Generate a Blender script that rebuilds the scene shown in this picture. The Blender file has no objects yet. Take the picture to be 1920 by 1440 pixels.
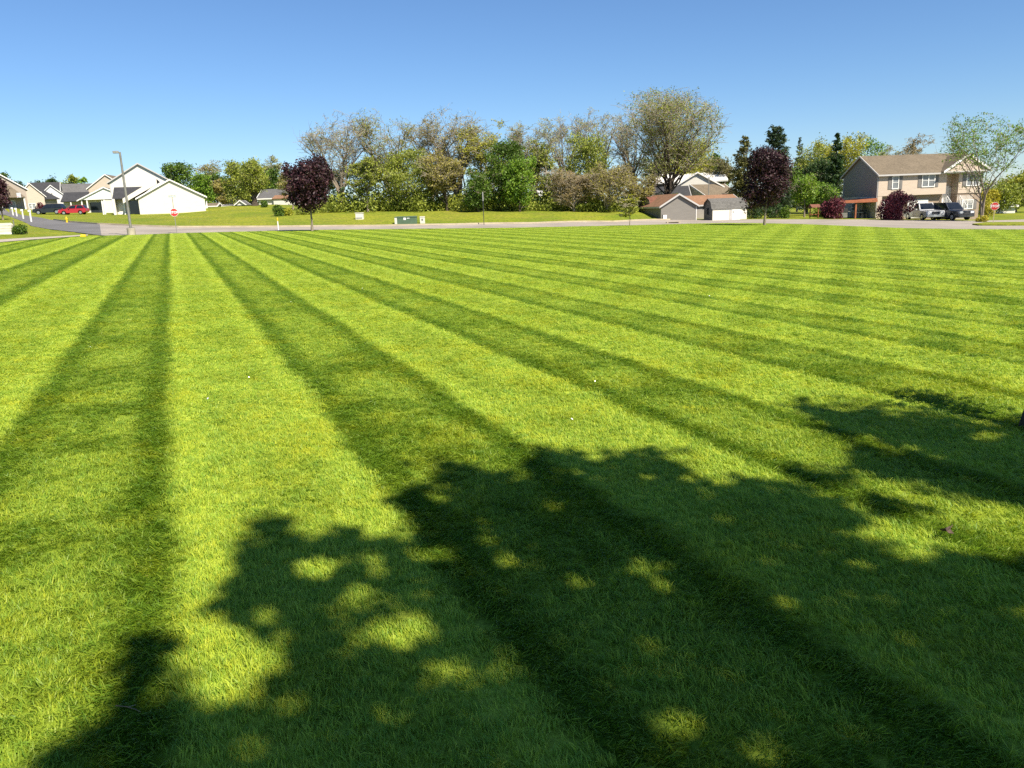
import bpy, bmesh, math, random
import numpy as np
from mathutils import Vector, Matrix

SC = bpy.context.scene
COL = SC.collection
rad = math.radians

# ------------------------------------------------------------------ camera
FPX = 1442.0                      # focal length in photo pixels (1920 wide)
PITCH = math.atan((720 - 391) / FPX)
ROLL = 0.038
SLOPE = 0.0274                    # the lawn falls gently to the right
CAMH = 1.7
_f = np.array([0, math.cos(PITCH), -math.sin(PITCH)])
_r0 = np.array([1.0, 0, 0]); _u0 = np.cross(_r0, _f)
_u = math.cos(ROLL) * _u0 + math.sin(ROLL) * _r0
_r = math.cos(ROLL) * _r0 - math.sin(ROLL) * _u0
cam_d = bpy.data.cameras.new('camera'); cam = bpy.data.objects.new('camera', cam_d); COL.objects.link(cam)
cam_d.sensor_width = 36; cam_d.lens = 36 * FPX / 1920; cam_d.clip_end = 8000; cam_d.clip_start = 0.05
M = Matrix((( _r[0], _u[0], -_f[0], 0), (_r[1], _u[1], -_f[1], 0), (_r[2], _u[2], -_f[2], CAMH), (0, 0, 0, 1)))
cam.matrix_world = M
SC.camera = cam

# ------------------------------------------------------------------ light
SUN_AZ, SUN_EL = 141.0, 49.0      # azimuth clockwise from +y (the view direction)
world = bpy.data.worlds.new('World'); SC.world = world; world.use_nodes = True
wn = world.node_tree; wn.nodes.clear()
sky = wn.nodes.new('ShaderNodeTexSky'); sky.sky_type = 'NISHITA'; sky.sun_disc = False
sky.sun_elevation = rad(SUN_EL); sky.sun_rotation = rad(SUN_AZ)
sky.air_density = 1.0; sky.dust_density = 0.0; sky.ozone_density = 10.0; sky.altitude = 0
bg = wn.nodes.new('ShaderNodeBackground'); bg.inputs['Strength'].default_value = 0.073
wo = wn.nodes.new('ShaderNodeOutputWorld')
wn.links.new(sky.outputs[0], bg.inputs[0]); wn.links.new(bg.outputs[0], wo.inputs[0])
sun_d = bpy.data.lights.new('sun', 'SUN'); sun_d.energy = 5.0; sun_d.angle = rad(0.53); sun_d.color = (1.0, 0.915, 0.77)
sun = bpy.data.objects.new('sun', sun_d); COL.objects.link(sun)
SUNV = np.array([math.sin(rad(SUN_AZ)) * math.cos(rad(SUN_EL)), math.cos(rad(SUN_AZ)) * math.cos(rad(SUN_EL)), math.sin(rad(SUN_EL))])
sun.rotation_euler = Vector(SUNV).to_track_quat('Z', 'Y').to_euler()
sun.location = (20, -20, 40)
SC.view_settings.view_transform = 'Standard'; SC.view_settings.look = 'None'
SC.view_settings.exposure = 0.9; SC.view_settings.gamma = 1.0; SC.view_settings.use_curve_mapping = False
SC.cycles.max_bounces = 5; SC.cycles.diffuse_bounces = 3; SC.cycles.transparent_max_bounces = 8
SC.cycles.use_denoising = False; SC.cycles.sample_clamp_indirect = 3.0

# ------------------------------------------------------------------ placement helpers
def ray(x, y): return _f * FPX + _r * (x - 960) - _u * (y - 720)
def gnd(x, y):                    # a photo point on the lawn plane
    d = ray(x, y); t = -CAMH / (d[2] + SLOPE * d[0]); return d * t + np.array([0, 0, CAMH])
def at(x, y, D):                  # a photo point at distance D
    d = ray(x, y); return d * (D / d[1]) + np.array([0, 0, CAMH])
def mpp(D): return D * math.cos(PITCH) / FPX   # metres per photo pixel

# far edge of the lawn and both edges of the road, as azimuth -> radius
LAWN_EDGE = [(0, 455), (60, 450), (110, 446.5), (165, 442.5), (200, 441.5), (250, 440.5), (330, 437.3), (480, 433.5), (600, 431), (780, 429),
             (960, 427), (1080, 424.5), (1200, 422), (1290, 419.5), (1360, 418.2), (1430, 418.5), (1500, 420), (1600, 424), (1700, 427.8), (1800, 429.5), (1920, 430)]
def polar(pts):
    a = np.array([[math.atan2(p[0], p[1]), math.hypot(p[0], p[1])] for p in pts]); return a[np.argsort(a[:, 0])]
_LE = polar([gnd(*p) for p in LAWN_EDGE])
_LE = np.vstack([[rad(-100), 30], [rad(-70), 33], [rad(-50), 42], _LE, [rad(45), 50], [rad(70), 50], [rad(100), 50]])
def lawn_r(az): return np.interp(az, _LE[:, 0], _LE[:, 1])

FAR_EDGE = [(8, 397.5, 150), (30, 400, 135), (60, 405.5, 118), (90, 411, 101), (125, 416, 89), (180, 420, 82), (250, 423.5, 78.5), (330, 426, 77), (500, 425.6, 79), (700, 424, 80.5), (850, 421.3, 82),
            (1000, 419, 84), (1150, 416.3, 87), (1260, 412.5, 92), (1330, 410.5, 95), (1400, 411, 90), (1560, 411.2, 87), (1640, 411, 90), (1720, 412.5, 86), (1830, 413.5, 84), (1920, 411, 92)]
NEAR_LEFT = [(8, 402, 128), (30, 410, 104), (60, 424, 80), (90, 429, 72), (130, 433.5, 67.5), (160, 437, 64.5), (176, 439.5, 62.8)]
_FE = polar([at(*p) for p in FAR_EDGE]); _FE = np.vstack([[rad(-36), 150], _FE, [rad(40), 112], [rad(60), 130]])
_NE = polar([at(*p) for p in NEAR_LEFT] + [gnd(*p) for p in LAWN_EDGE if p[0] >= 200])
_NE = np.vstack([[rad(-36), 128], _NE, [rad(40), 56], [rad(60), 52]])
def far_r(az): return np.interp(az, _FE[:, 0], _FE[:, 1])
def near_r(az): return np.interp(az, _NE[:, 0], _NE[:, 1])

# terrain beyond the lawn: a thin-plate surface through known ground points
CTRL = [(330, 403, 112), (260, 403, 112), (375, 402, 112), (210, 402, 122), (150, 403, 127), (400, 395, 108), (440, 386, 122), (480, 384.5, 122), (540, 388, 120), (560, 397, 102), (520, 405, 92), (440, 408, 92),
        (620, 399, 98), (700, 396.5, 99), (800, 396.5, 98), (900, 396.5, 97), (1000, 395.5, 97), (1100, 396, 98), (1180, 397, 98), (1230, 402, 96), (1250, 407, 95), (1320, 408.5, 98),
        (700, 408, 90), (900, 406, 90), (1080, 405, 91), (640, 393, 120), (900, 392, 120), (1150, 392, 120), (1300, 396, 125), (1350, 402, 112), (1500, 404, 105), (1550, 401, 120), (1640, 409, 95), (1830, 411, 96),
        (1640, 404, 110), (1880, 403, 112), (1890, 396, 135), (1700, 398, 140), (100, 398, 150), (170, 399, 150), (100, 391, 190), (30, 391, 140), (60, 389, 200), (5, 393, 150), (140, 390, 200),
        (0, 390, 300), (300, 388, 300), (600, 387, 300), (960, 385, 300), (1300, 383, 300), (1600, 381, 300), (1920, 379, 300), (1862, 420, 70)]
_cp = [at(*p) for p in CTRL + FAR_EDGE + NEAR_LEFT]
_cp = np.array([[p[0], p[1], p[2] + SLOPE * p[0]] for p in _cp])
_zero = np.array([[r * math.sin(a), r * math.cos(a), 0.0] for a in np.radians(np.arange(-60, 70, 10)) for r in (20.0, 40.0)] +
                 [[gnd(*p)[0], gnd(*p)[1], 0] for p in LAWN_EDGE[::2]])
_cp = np.vstack([_cp, _zero])
_sc = 50.0
def _U(d2): return np.where(d2 > 1e-12, d2 * np.log(np.maximum(d2, 1e-12)), 0)
def _tps_fit(P):
    n = len(P); X = P[:, :2] / _sc
    K = _U(((X[:, None] - X[None]) ** 2).sum(-1)) + np.eye(n) * 0.004
    Q = np.hstack([np.ones((n, 1)), X]); A = np.block([[K, Q], [Q.T, np.zeros((3, 3))]])
    return np.linalg.solve(A, np.concatenate([P[:, 2], np.zeros(3)])), X
_W, _X = _tps_fit(_cp)
def height(x, y):
    x = np.asarray(x, float); y = np.asarray(y, float); sh = x.shape; x = x.ravel(); y = y.ravel()
    r = np.hypot(x, y); az = np.arctan2(x, y)
    k = np.minimum(1, 330 / np.maximum(r, 1)); q = np.stack([x * k, y * k], 1) / _sc
    v = _U(((q[:, None] - _X[None]) ** 2).sum(-1)) @ _W[:-3] + _W[-3] + q @ _W[-2:]
    e = np.clip((r - lawn_r(az)) / 5, 0, 1); e = e * e * (3 - 2 * e)
    fr = np.clip((rad(75) - np.abs(az)) / rad(25), 0, 1)
    off = np.clip(v, -3, 9) * e * fr
    return (-SLOPE * x + off).reshape(sh)
def H(x, y): return float(height(np.array([x]), np.array([y]))[0])
def spot(px, D):                  # ground position in photo column px at distance D
    p = at(px, 400, D)
    for _ in range(3):
        z = H(p[0], p[1]); d = ray(px, 400)
        # follow the tilted column down to the ground
        k = (z - p[2]); p = np.array([p[0] - ROLL * k * -1 * 0, p[1], z])
    return p
def place(px, py, D):             # photo point at D, dropped onto the terrain
    p = at(px, py, D); return (float(p[0]), float(p[1]), H(p[0], p[1]))

# ------------------------------------------------------------------ materials
def new_mat(name):
    m = bpy.data.materials.new(name); m.use_nodes = True; nt = m.node_tree; nt.nodes.clear()
    out = nt.nodes.new('ShaderNodeOutputMaterial'); return m, nt, out
class NB:
    def __init__(s, nt): s.nt = nt
    def link(s, a, b): s.nt.links.new(a, b)
    def put(s, sock, v):
        if hasattr(v, 'is_linked') or hasattr(v, 'links'): s.link(v, sock)
        else: sock.default_value = v
    def m(s, op, a, b=0.0, c=None, clamp=False):
        n = s.nt.nodes.new('ShaderNodeMath'); n.operation = op; n.use_clamp = clamp
        s.put(n.inputs[0], a); s.put(n.inputs[1], b)
        if c is not None: s.put(n.inputs[2], c)
        return n.outputs[0]
    def noise(s, vec, scale, detail=2.0, rough=0.5, dist=0.0):
        n = s.nt.nodes.new('ShaderNodeTexNoise'); n.inputs['Scale'].default_value = scale; n.inputs['Detail'].default_value = detail
        n.inputs['Roughness'].default_value = rough; n.inputs['Distortion'].default_value = dist
        if vec is not None: s.link(vec, n.inputs['Vector'])
        return n.outputs[0]
    def smooth(s, v, lo, hi):
        n = s.nt.nodes.new('ShaderNodeMapRange'); n.interpolation_type = 'SMOOTHSTEP'
        s.put(n.inputs['Value'], v); n.inputs['From Min'].default_value = lo; n.inputs['From Max'].default_value = hi
        return n.outputs[0]
    def mix(s, f, a, b, mode='MIX'):
        n = s.nt.nodes.new('ShaderNodeMix'); n.data_type = 'RGBA'; n.blend_type = mode
        s.put(n.inputs[0], f)
        for sock, v in ((n.inputs[6], a), (n.inputs[7], b)):
            if isinstance(v, tuple): sock.default_value = (*v[:3], 1)
            else: s.link(v, sock)
        return n.outputs[2]
    def pos(s):
        return s.nt.nodes.new('ShaderNodeNewGeometry').outputs['Position']
    def objco(s):
        return s.nt.nodes.new('ShaderNodeTexCoord').outputs['Object']
    def scalev(s, v, sc):
        n = s.nt.nodes.new('ShaderNodeVectorMath'); n.operation = 'MULTIPLY'; s.link(v, n.inputs[0]); n.inputs[1].default_value = sc
        return n.outputs[0]
    def sep(s, v):
        n = s.nt.nodes.new('ShaderNodeSeparateXYZ'); s.link(v, n.inputs[0]); return n.outputs
    def bsdf(s, col, rough=0.7, spec=0.3, metal=0.0, normal=None):
        n = s.nt.nodes.new('ShaderNodeBsdfPrincipled')
        if isinstance(col, tuple): n.inputs['Base Color'].default_value = (*col[:3], 1)
        else: s.link(col, n.inputs['Base Color'])
        s.put(n.inputs['Roughness'], rough); n.inputs['Specular IOR Level'].default_value = spec; n.inputs['Metallic'].default_value = metal
        if normal is not None: s.link(normal, n.inputs['Normal'])
        return n.outputs[0]
    def bump(s, h, strength=0.3, dist=0.02):
        n = s.nt.nodes.new('ShaderNodeBump'); n.inputs['Strength'].default_value = strength; n.inputs['Distance'].default_value = dist
        s.link(h, n.inputs['Height']); return n.outputs[0]

def plain(name, col, rough=0.6, spec=0.3, metal=0.0, var=0.12, nscale=3.0, bump=0.0):
    m, nt, out = new_mat(name); b = NB(nt); co = b.objco()
    n = b.noise(co, nscale, 5, 0.6)
    d = tuple(c * (1 - var) for c in col); l = tuple(min(1, c * (1 + var)) for c in col)
    c = b.mix(b.smooth(n, 0.3, 0.7), d, l)
    nr = b.bump(b.noise(co, nscale * 8, 4), 0.3, bump) if bump else None
    b.link(b.bsdf(c, rough, spec, metal, nr), out.inputs[0]); return m

def siding(name, col, pitch=0.11, var=0.06):
    m, nt, out = new_mat(name); b = NB(nt); co = b.objco(); s = b.sep(co)
    fr = b.m('FRACT', b.m('DIVIDE', s[2], pitch))
    n = b.noise(b.scalev(co, (0.5, 0.5, 4)), 2.0, 4)
    c = b.mix(b.smooth(n, 0.3, 0.75), tuple(x * (1 - var) for x in col), tuple(min(1, x * (1 + var)) for x in col))
    gap = b.m('LESS_THAN', fr, 0.1)
    c = b.mix(b.m('MULTIPLY', gap, 0.25), c, tuple(x * 0.4 for x in col))
    b.link(b.bsdf(c, 0.55, 0.3, 0, b.bump(fr, 0.15, 0.006)), out.inputs[0]); return m

def shingle(name, col, var=0.22):
    m, nt, out = new_mat(name); b = NB(nt); co = b.objco()
    br = nt.nodes.new('ShaderNodeTexBrick'); b.link(b.scalev(co, (1, 1, 1)), br.inputs['Vector'])
    br.inputs['Scale'].default_value = 3.2; br.inputs['Mortar Size'].default_value = 0.015
    br.inputs['Color1'].default_value = (*[c * (1 - var) for c in col], 1); br.inputs['Color2'].default_value = (*[c * (1 + var) for c in col], 1)
    br.inputs['Mortar'].default_value = (*[c * 0.5 for c in col], 1)
    n = b.noise(co, 0.7, 6, 0.65)
    c = b.mix(b.m('MULTIPLY', b.smooth(n, 0.35, 0.7), 0.45), br.outputs[0], tuple(x * 1.3 for x in col))
    b.link(b.bsdf(c, 0.9, 0.15, 0, b.bump(b.noise(co, 60, 3), 0.3, 0.01)), out.inputs[0]); return m

def brickmat(name, c1, c2, mortar, scale=4.0):
    m, nt, out = new_mat(name); b = NB(nt); co = b.objco(); s = b.sep(co)
    cx = nt.nodes.new('ShaderNodeCombineXYZ'); b.link(b.m('ADD', s[0], s[1]), cx.inputs[0]); b.link(s[2], cx.inputs[1])
    br = nt.nodes.new('ShaderNodeTexBrick'); b.link(cx.outputs[0], br.inputs['Vector'])
    br.inputs['Scale'].default_value = scale
    br.inputs['Color1'].default_value = (*c1, 1); br.inputs['Color2'].default_value = (*c2, 1); br.inputs['Mortar'].default_value = (*mortar, 1)
    b.link(b.bsdf(br.outputs[0], 0.85, 0.2, 0, b.bump(br.outputs[1], 0.4, -0.01)), out.inputs[0]); return m

def glass(name, col=(0.02, 0.025, 0.03)):
    m, nt, out = new_mat(name); b = NB(nt)
    n = b.noise(b.objco(), 1.2, 2)
    c = b.mix(n, tuple(x * 0.5 for x in col), tuple(x * 1.8 for x in col))
    b.link(b.bsdf(c, 0.06, 0.6), out.inputs[0]); return m

def leafmat(name, cols, transl=0.35, rough=0.55, vscale=0.5):
    """cols: three base colours; each leaf picks one by its own random value, clumps drift in hue"""
    m, nt, out = new_mat(name); b = NB(nt)
    at_ = nt.nodes.new('ShaderNodeAttribute'); at_.attribute_name = 'rnd'
    n = b.noise(b.pos(), vscale, 3)
    f = b.m('ADD', b.m('MULTIPLY', at_.outputs['Fac'], 0.75), b.m('MULTIPLY', b.m('SUBTRACT', n, 0.5), 1.3), clamp=True)
    c = b.mix(b.smooth(f, 0.0, 0.5), cols[0], cols[1]); c = b.mix(b.smooth(f, 0.5, 1.0), c, cols[2])
    d = b.bsdf(c, rough, 0.35)
    t = nt.nodes.new('ShaderNodeBsdfTranslucent'); b.link(b.mix(0.5, c, b.mix(1.0, c, (1.0, 1.1, 0.45), 'MULTIPLY')), t.inputs[0])
    mx = nt.nodes.new('ShaderNodeMixShader'); mx.inputs[0].default_value = transl
    b.link(d, mx.inputs[1]); b.link(t.outputs[0], mx.inputs[2]); b.link(mx.outputs[0], out.inputs[0]); return m

def barkmat(name, col):
    m, nt, out = new_mat(name); b = NB(nt); co = b.scalev(b.objco(), (6, 6, 1.2))
    n = b.noise(co, 2.5, 6, 0.7)
    c = b.mix(b.smooth(n, 0.3, 0.7), tuple(x * 0.55 for x in col), tuple(x * 1.35 for x in col))
    b.link(b.bsdf(c, 0.9, 0.15, 0, b.bump(n, 0.6, 0.03)), out.inputs[0]); return m

# the mowing pattern: sheen of blades brushed to and fro, painted as colour, in passes 1.2 m wide
STR_A = rad(-23.0)
def mow_group():
    g = bpy.data.node_groups.new('mow_pattern', 'ShaderNodeTree')
    g.interface.new_socket('Brushed', in_out='OUTPUT', socket_type='NodeSocketFloat')
    g.interface.new_socket('Patch', in_out='OUTPUT', socket_type='NodeSocketFloat')
    g.interface.new_socket('Fine', in_out='OUTPUT', socket_type='NodeSocketFloat')
    o = g.nodes.new('NodeGroupOutput'); b = NB(g); p = b.pos(); s = b.sep(p)
    ca, sa = math.cos(STR_A), math.sin(STR_A)
    wob = b.m('SUBTRACT', b.noise(p, 0.55, 2), 0.5); wob2 = b.m('SUBTRACT', b.noise(p, 5.0, 3), 0.5)
    u = b.m('ADD', b.m('MULTIPLY', s[0], ca), b.m('MULTIPLY', s[1], -sa))
    u = b.m('ADD', u, b.m('ADD', b.m('MULTIPLY', wob, 0.14), b.m('MULTIPLY', wob2, 0.16)))
    u2 = b.m('SUBTRACT', u, b.m('MULTIPLY', b.m('MINIMUM', b.m('ADD', u, 1.5), 0.0), 0.333))
    ph = b.m('FRACT', b.m('DIVIDE', b.m('ADD', u2, 0.2), 2.4))
    sn = b.m('SINE', b.m('MULTIPLY', ph, 2 * math.pi))
    isd = b.smooth(b.m('MULTIPLY', sn, -1.0), -0.22, 0.22)
    ph2 = b.m('FRACT', b.m('MULTIPLY', ph, 2.0)); e = b.m('SUBTRACT', 1.0, b.m('MULTIPLY', b.m('ABSOLUTE', b.m('SUBTRACT', ph2, 0.5)), 2.0))
    mid = b.smooth(e, 0.22, 0.62)
    # the painted sheen contrasts most at the roller's ends; patchy
    pn = b.noise(p, 1.1, 4, 0.6)
    mid = b.m('MULTIPLY', mid, b.smooth(pn, 0.25, 0.62))
    dk = b.m('ADD', b.m('MULTIPLY', isd, b.m('SUBTRACT', 1.0, b.m('MULTIPLY', mid, 0.64))), b.m('MULTIPLY', b.m('SUBTRACT', 1.0, isd), b.m('MULTIPLY', mid, 0.36)))
    # painted sheen of older cross passes on the right-hand part
    q = b.m('ADD', b.m('MULTIPLY', s[0], 0.9135), b.m('MULTIPLY', s[1], -0.4067))
    q = b.m('ADD', q, b.m('MULTIPLY', wob, 0.5))
    qf = b.m('DIVIDE', q, b.m('ADD', b.m('MULTIPLY', b.m('MAXIMUM', s[1], 0.0), 1 / 60), 1.0))   # the passes swing apart
    cs = b.m('SINE', b.m('MULTIPLY', b.m('ADD', qf, -0.66), 2 * math.pi / 1.05))
    cd = b.smooth(cs, -0.5, 0.5)
    wc = b.m('MULTIPLY', b.smooth(u, 3.5, 9.0), b.smooth(q, -12.0, -5.0))
    dk = b.m('ADD', b.m('MULTIPLY', dk, b.m('SUBTRACT', 1.0, b.m('MULTIPLY', wc, 0.1))), b.m('MULTIPLY', b.m('MULTIPLY', b.m('SUBTRACT', cd, 0.45), wc), 0.26))
    dk = b.m('ADD', dk, b.m('MULTIPLY', b.m('SUBTRACT', b.noise(p, 2.3, 4, 0.65), 0.5), 0.34), clamp=True)
    b.link(dk, o.inputs['Brushed'])
    b.link(b.smooth(b.noise(p, 1.7, 5, 0.7), 0.45, 0.72), o.inputs['Patch'])
    b.link(b.noise(p, 22.0, 4, 0.7), o.inputs['Fine'])
    return g
MOW = mow_group()
LAWN_SHEEN, LAWN_SHADE = (0.455, 0.565, 0.070), (0.096, 0.175, 0.009)  # stripe sheen painted in as bright and dark turf colours
BLADE_SHEEN, BLADE_SHADE = (0.425, 0.52, 0.060), (0.170, 0.265, 0.018)  # blades carry painted stripe sheen too, besides their real lean
PATCH_SHEEN, PATCH_SHADE = (0.475, 0.505, 0.036), (0.20, 0.245, 0.011)  # yellowish patches, with the same painted stripe sheen
def lawn_colour(b):
    g = b.nt.nodes.new('ShaderNodeGroup'); g.node_tree = MOW
    c = b.mix(g.outputs['Brushed'], LAWN_SHEEN, LAWN_SHADE)
    c = b.mix(b.m('MULTIPLY', g.outputs['Patch'], 0.55), c, b.mix(g.outputs['Brushed'], PATCH_SHEEN, PATCH_SHADE))
    return c, g

def blade_material():
    m, nt, out = new_mat('grass_blade'); b = NB(nt)
    ia = nt.nodes.new('ShaderNodeAttribute'); ia.attribute_type = 'INSTANCER'; ia.attribute_name = 'turf'
    tv = b.sep(ia.outputs['Vector'])          # x = painted stripe shade, y = dry patch, z = own tint
    c = b.mix(tv[0], BLADE_SHEEN, BLADE_SHADE)
    c = b.mix(b.m('MULTIPLY', tv[1], 0.6), c, b.mix(tv[0], (0.46, 0.475, 0.030), (0.31, 0.345, 0.018)))
    c = b.mix(tv[2], b.mix(1.0, c, (0.60, 0.78, 0.75), 'MULTIPLY'), b.mix(1.0, c, (1.30, 1.16, 1.0), 'MULTIPLY'))
    at_ = nt.nodes.new('ShaderNodeAttribute'); at_.attribute_name = 'rnd'
    dry = b.m('GREATER_THAN', at_.outputs['Fac'], 0.955)
    c = b.mix(b.m('MULTIPLY', dry, 0.75), c, (0.50, 0.42, 0.13))
    c = b.mix(b.m('MULTIPLY', at_.outputs['Fac'], 0.35), c, b.mix(1.0, c, (0.55, 0.72, 0.8), 'MULTIPLY'))
    d = b.bsdf(c, 0.45, 0.22)
    t = nt.nodes.new('ShaderNodeBsdfTranslucent'); b.link(b.mix(1.0, c, (1.05, 1.1, 0.5), 'MULTIPLY'), t.inputs[0])
    mx = nt.nodes.new('ShaderNodeMixShader'); mx.inputs[0].default_value = 0.38
    b.link(d, mx.inputs[1]); b.link(t.outputs[0], mx.inputs[2]); b.link(mx.outputs[0], out.inputs[0]); return m
def lawn_sheet_material():
    m, nt, out = new_mat('lawn_turf'); b = NB(nt)
    c, g = lawn_colour(b)
    c = b.mix(1.0, c, b.mix(b.smooth(g.outputs['Fine'], 0.3, 0.7), (0.38, 0.42, 0.35), (0.92, 0.92, 0.85)), 'MULTIPLY')  # fine noise darkens the turf colour in place of shadow between blades
    b.link(b.bsdf(c, 0.9, 0.1, 0, b.bump(g.outputs['Fine'], 0.8, 0.03)), out.inputs[0]); return m
def rough_grass_material():
    m, nt, out = new_mat('rough_grass'); b = NB(nt); p = b.pos()
    n = b.noise(p, 0.16, 5, 0.65); n2 = b.noise(b.scalev(p, (0.35, 1.0, 3.0)), 1.1, 6, 0.75); n3 = b.noise(p, 3.5, 5, 0.8)
    c = b.mix(b.smooth(n, 0.35, 0.65), (0.285, 0.295, 0.026), (0.165, 0.22, 0.018))
    c = b.mix(b.m('MULTIPLY', b.smooth(n2, 0.45, 0.68), 0.7), c, (0.25, 0.20, 0.055))
    c = b.mix(b.m('MULTIPLY', b.smooth(n3, 0.42, 0.62), 0.75), c, (0.06, 0.095, 0.010))
    b.link(b.bsdf(c, 0.95, 0.1, 0, b.bump(b.m('ADD', n2, n3), 0.8, 0.08)), out.inputs[0]); return m
def asphalt(name, col):
    m, nt, out = new_mat(name); b = NB(nt); p = b.pos()
    n = b.noise(p, 0.25, 5, 0.6); n2 = b.noise(p, 30, 3)
    c = b.mix(b.smooth(n, 0.3, 0.7), tuple(x * 0.85 for x in col), tuple(x * 1.15 for x in col))
    c = b.mix(b.m('MULTIPLY', b.smooth(n2, 0.4, 0.7), 0.3), c, tuple(x * 0.7 for x in col))
    b.link(b.bsdf(c, 0.9, 0.2, 0, b.bump(n2, 0.3, 0.01)), out.inputs[0]); return m

MT = {}
MT['lawn'] = lawn_sheet_material(); MT['blade'] = blade_material(); MT['rough'] = rough_grass_material()
MT['road'] = asphalt('pale_asphalt', (0.30, 0.262, 0.222)); MT['dark_road'] = asphalt('grey_asphalt', (0.145, 0.14, 0.138))
MT['concrete'] = plain('concrete', (0.36, 0.315, 0.25), 0.9, 0.2, var=0.15, nscale=2)
MT['kerb'] = plain('kerb_concrete', (0.42, 0.355, 0.25), 0.9, 0.2, var=0.15, nscale=1)
MT['white_siding'] = siding('white_siding', (0.66, 0.64, 0.58)); MT['cream_siding'] = siding('cream_siding', (0.70, 0.655, 0.56))
MT['pink_siding'] = siding('pale_pink_siding', (0.53, 0.43, 0.34)); MT['grey_siding'] = siding('grey_siding', (0.30, 0.275, 0.25))
MT['tan_siding'] = siding('tan_siding', (0.36, 0.305, 0.25)); MT['peach_siding'] = siding('peach_siding', (0.50, 0.42, 0.34))
MT['lilac_siding'] = siding('pale_grey_siding', (0.62, 0.60, 0.60)); MT['dark_siding'] = siding('dark_brown_siding', (0.09, 0.075, 0.065))
MT['taupe_siding'] = siding('taupe_siding', (0.50, 0.40, 0.28))
MT['grey_shingle'] = shingle('grey_shingle', (0.115, 0.112, 0.11)); MT['dark_shingle'] = shingle('dark_shingle', (0.05, 0.05, 0.053))
MT['brown_shingle'] = shingle('brown_shingle', (0.24, 0.135, 0.082)); MT['taupe_shingle'] = shingle('taupe_shingle', (0.155, 0.125, 0.088)); MT['redbrown_shingle'] = shingle('red_brown_shingle', (0.17, 0.075, 0.052))
MT['trim'] = plain('white_trim', (0.80, 0.78, 0.74), 0.45, 0.4, var=0.05); MT['greytrim'] = plain('grey_trim', (0.46, 0.44, 0.42), 0.5, 0.4, var=0.05)
MT['glass'] = glass('window_glass'); MT['paleglass'] = glass('curtained_glass', (0.16, 0.17, 0.18)); MT['carglass'] = glass('car_glass', (0.012, 0.014, 0.017))
MT['shutter'] = plain('shutter_paint', (0.17, 0.16, 0.15), 0.6, 0.3); MT['darkdoor'] = plain('dark_opening', (0.03, 0.028, 0.026), 0.8, 0.2)
MT['brick'] = brickmat('beige_brick', (0.34, 0.25, 0.18), (0.28, 0.205, 0.15), (0.36, 0.32, 0.27))
MT['redwood'] = plain('red_stained_wood', (0.30, 0.105, 0.05), 0.7, 0.3, var=0.2)
MT['steel'] = plain('weathered_steel', (0.22, 0.21, 0.19), 0.5, 0.5, 0.3, var=0.2); MT['darkmetal'] = plain('dark_metal', (0.04, 0.04, 0.04), 0.5, 0.5, 0.2)
MT['galv'] = plain('galvanised_steel', (0.35, 0.34, 0.32), 0.5, 0.5, 0.4)
MT['signred'] = plain('sign_red', (0.55, 0.035, 0.03), 0.4, 0.4, var=0.06); MT['signwhite'] = plain('sign_white', (0.82, 0.82, 0.82), 0.4, 0.4, var=0.03)
MT['signgreen'] = plain('sign_blue_grey', (0.16, 0.22, 0.26), 0.4, 0.4)
MT['yellow'] = plain('yellow_paint', (0.75, 0.48, 0.02), 0.5, 0.4, var=0.1)
MT['boxgreen'] = plain('cabinet_green', (0.085, 0.135, 0.085), 0.5, 0.4, var=0.12); MT['boxwhite'] = plain('cabinet_pale', (0.66, 0.63, 0.55), 0.5, 0.4, var=0.06)
MT['tyre'] = plain('tyre_rubber', (0.015, 0.015, 0.016), 0.85, 0.2); MT['rim'] = plain('alloy_rim', (0.5, 0.5, 0.5), 0.3, 0.5, 0.7)
MT['lamp'] = plain('head_lamp', (0.7, 0.72, 0.74), 0.12, 0.7, 0.2); MT['chrome'] = plain('chrome', (0.6, 0.6, 0.6), 0.2, 0.5, 0.9)
MT['tail'] = plain('tail_lamp', (0.4, 0.01, 0.01), 0.2, 0.6)
for k, c in {'black': (0.012, 0.015, 0.018), 'red': (0.42, 0.012, 0.022), 'white': (0.5, 0.5, 0.5), 'slate': (0.032, 0.034, 0.042), 'silver': (0.55, 0.56, 0.57), 'bluegreen': (0.05, 0.10, 0.09)}.items():
    m, nt, out = new_mat('car_paint_' + k); b = NB(nt); cc = b.mix(b.noise(b.objco(), 2, 3), tuple(x * 0.85 for x in c), c)
    sh = nt.nodes.new('ShaderNodeBsdfPrincipled'); b.link(cc, sh.inputs['Base Color']); sh.inputs['Roughness'].default_value = 0.35; sh.inputs['Coat Weight'].default_value = 0.8; sh.inputs['Coat Roughness'].default_value = 0.06
    b.link(sh.outputs[0], out.inputs[0]); MT['paint_' + k] = m
MT['bark'] = barkmat('grey_bark', (0.23, 0.19, 0.145)); MT['darkbark'] = barkmat('dark_bark', (0.075, 0.06, 0.045)); MT['palebark'] = barkmat('pale_bark', (0.34, 0.29, 0.22)); MT['twigbark'] = barkmat('twig_bark', (0.33, 0.285, 0.21))
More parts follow.
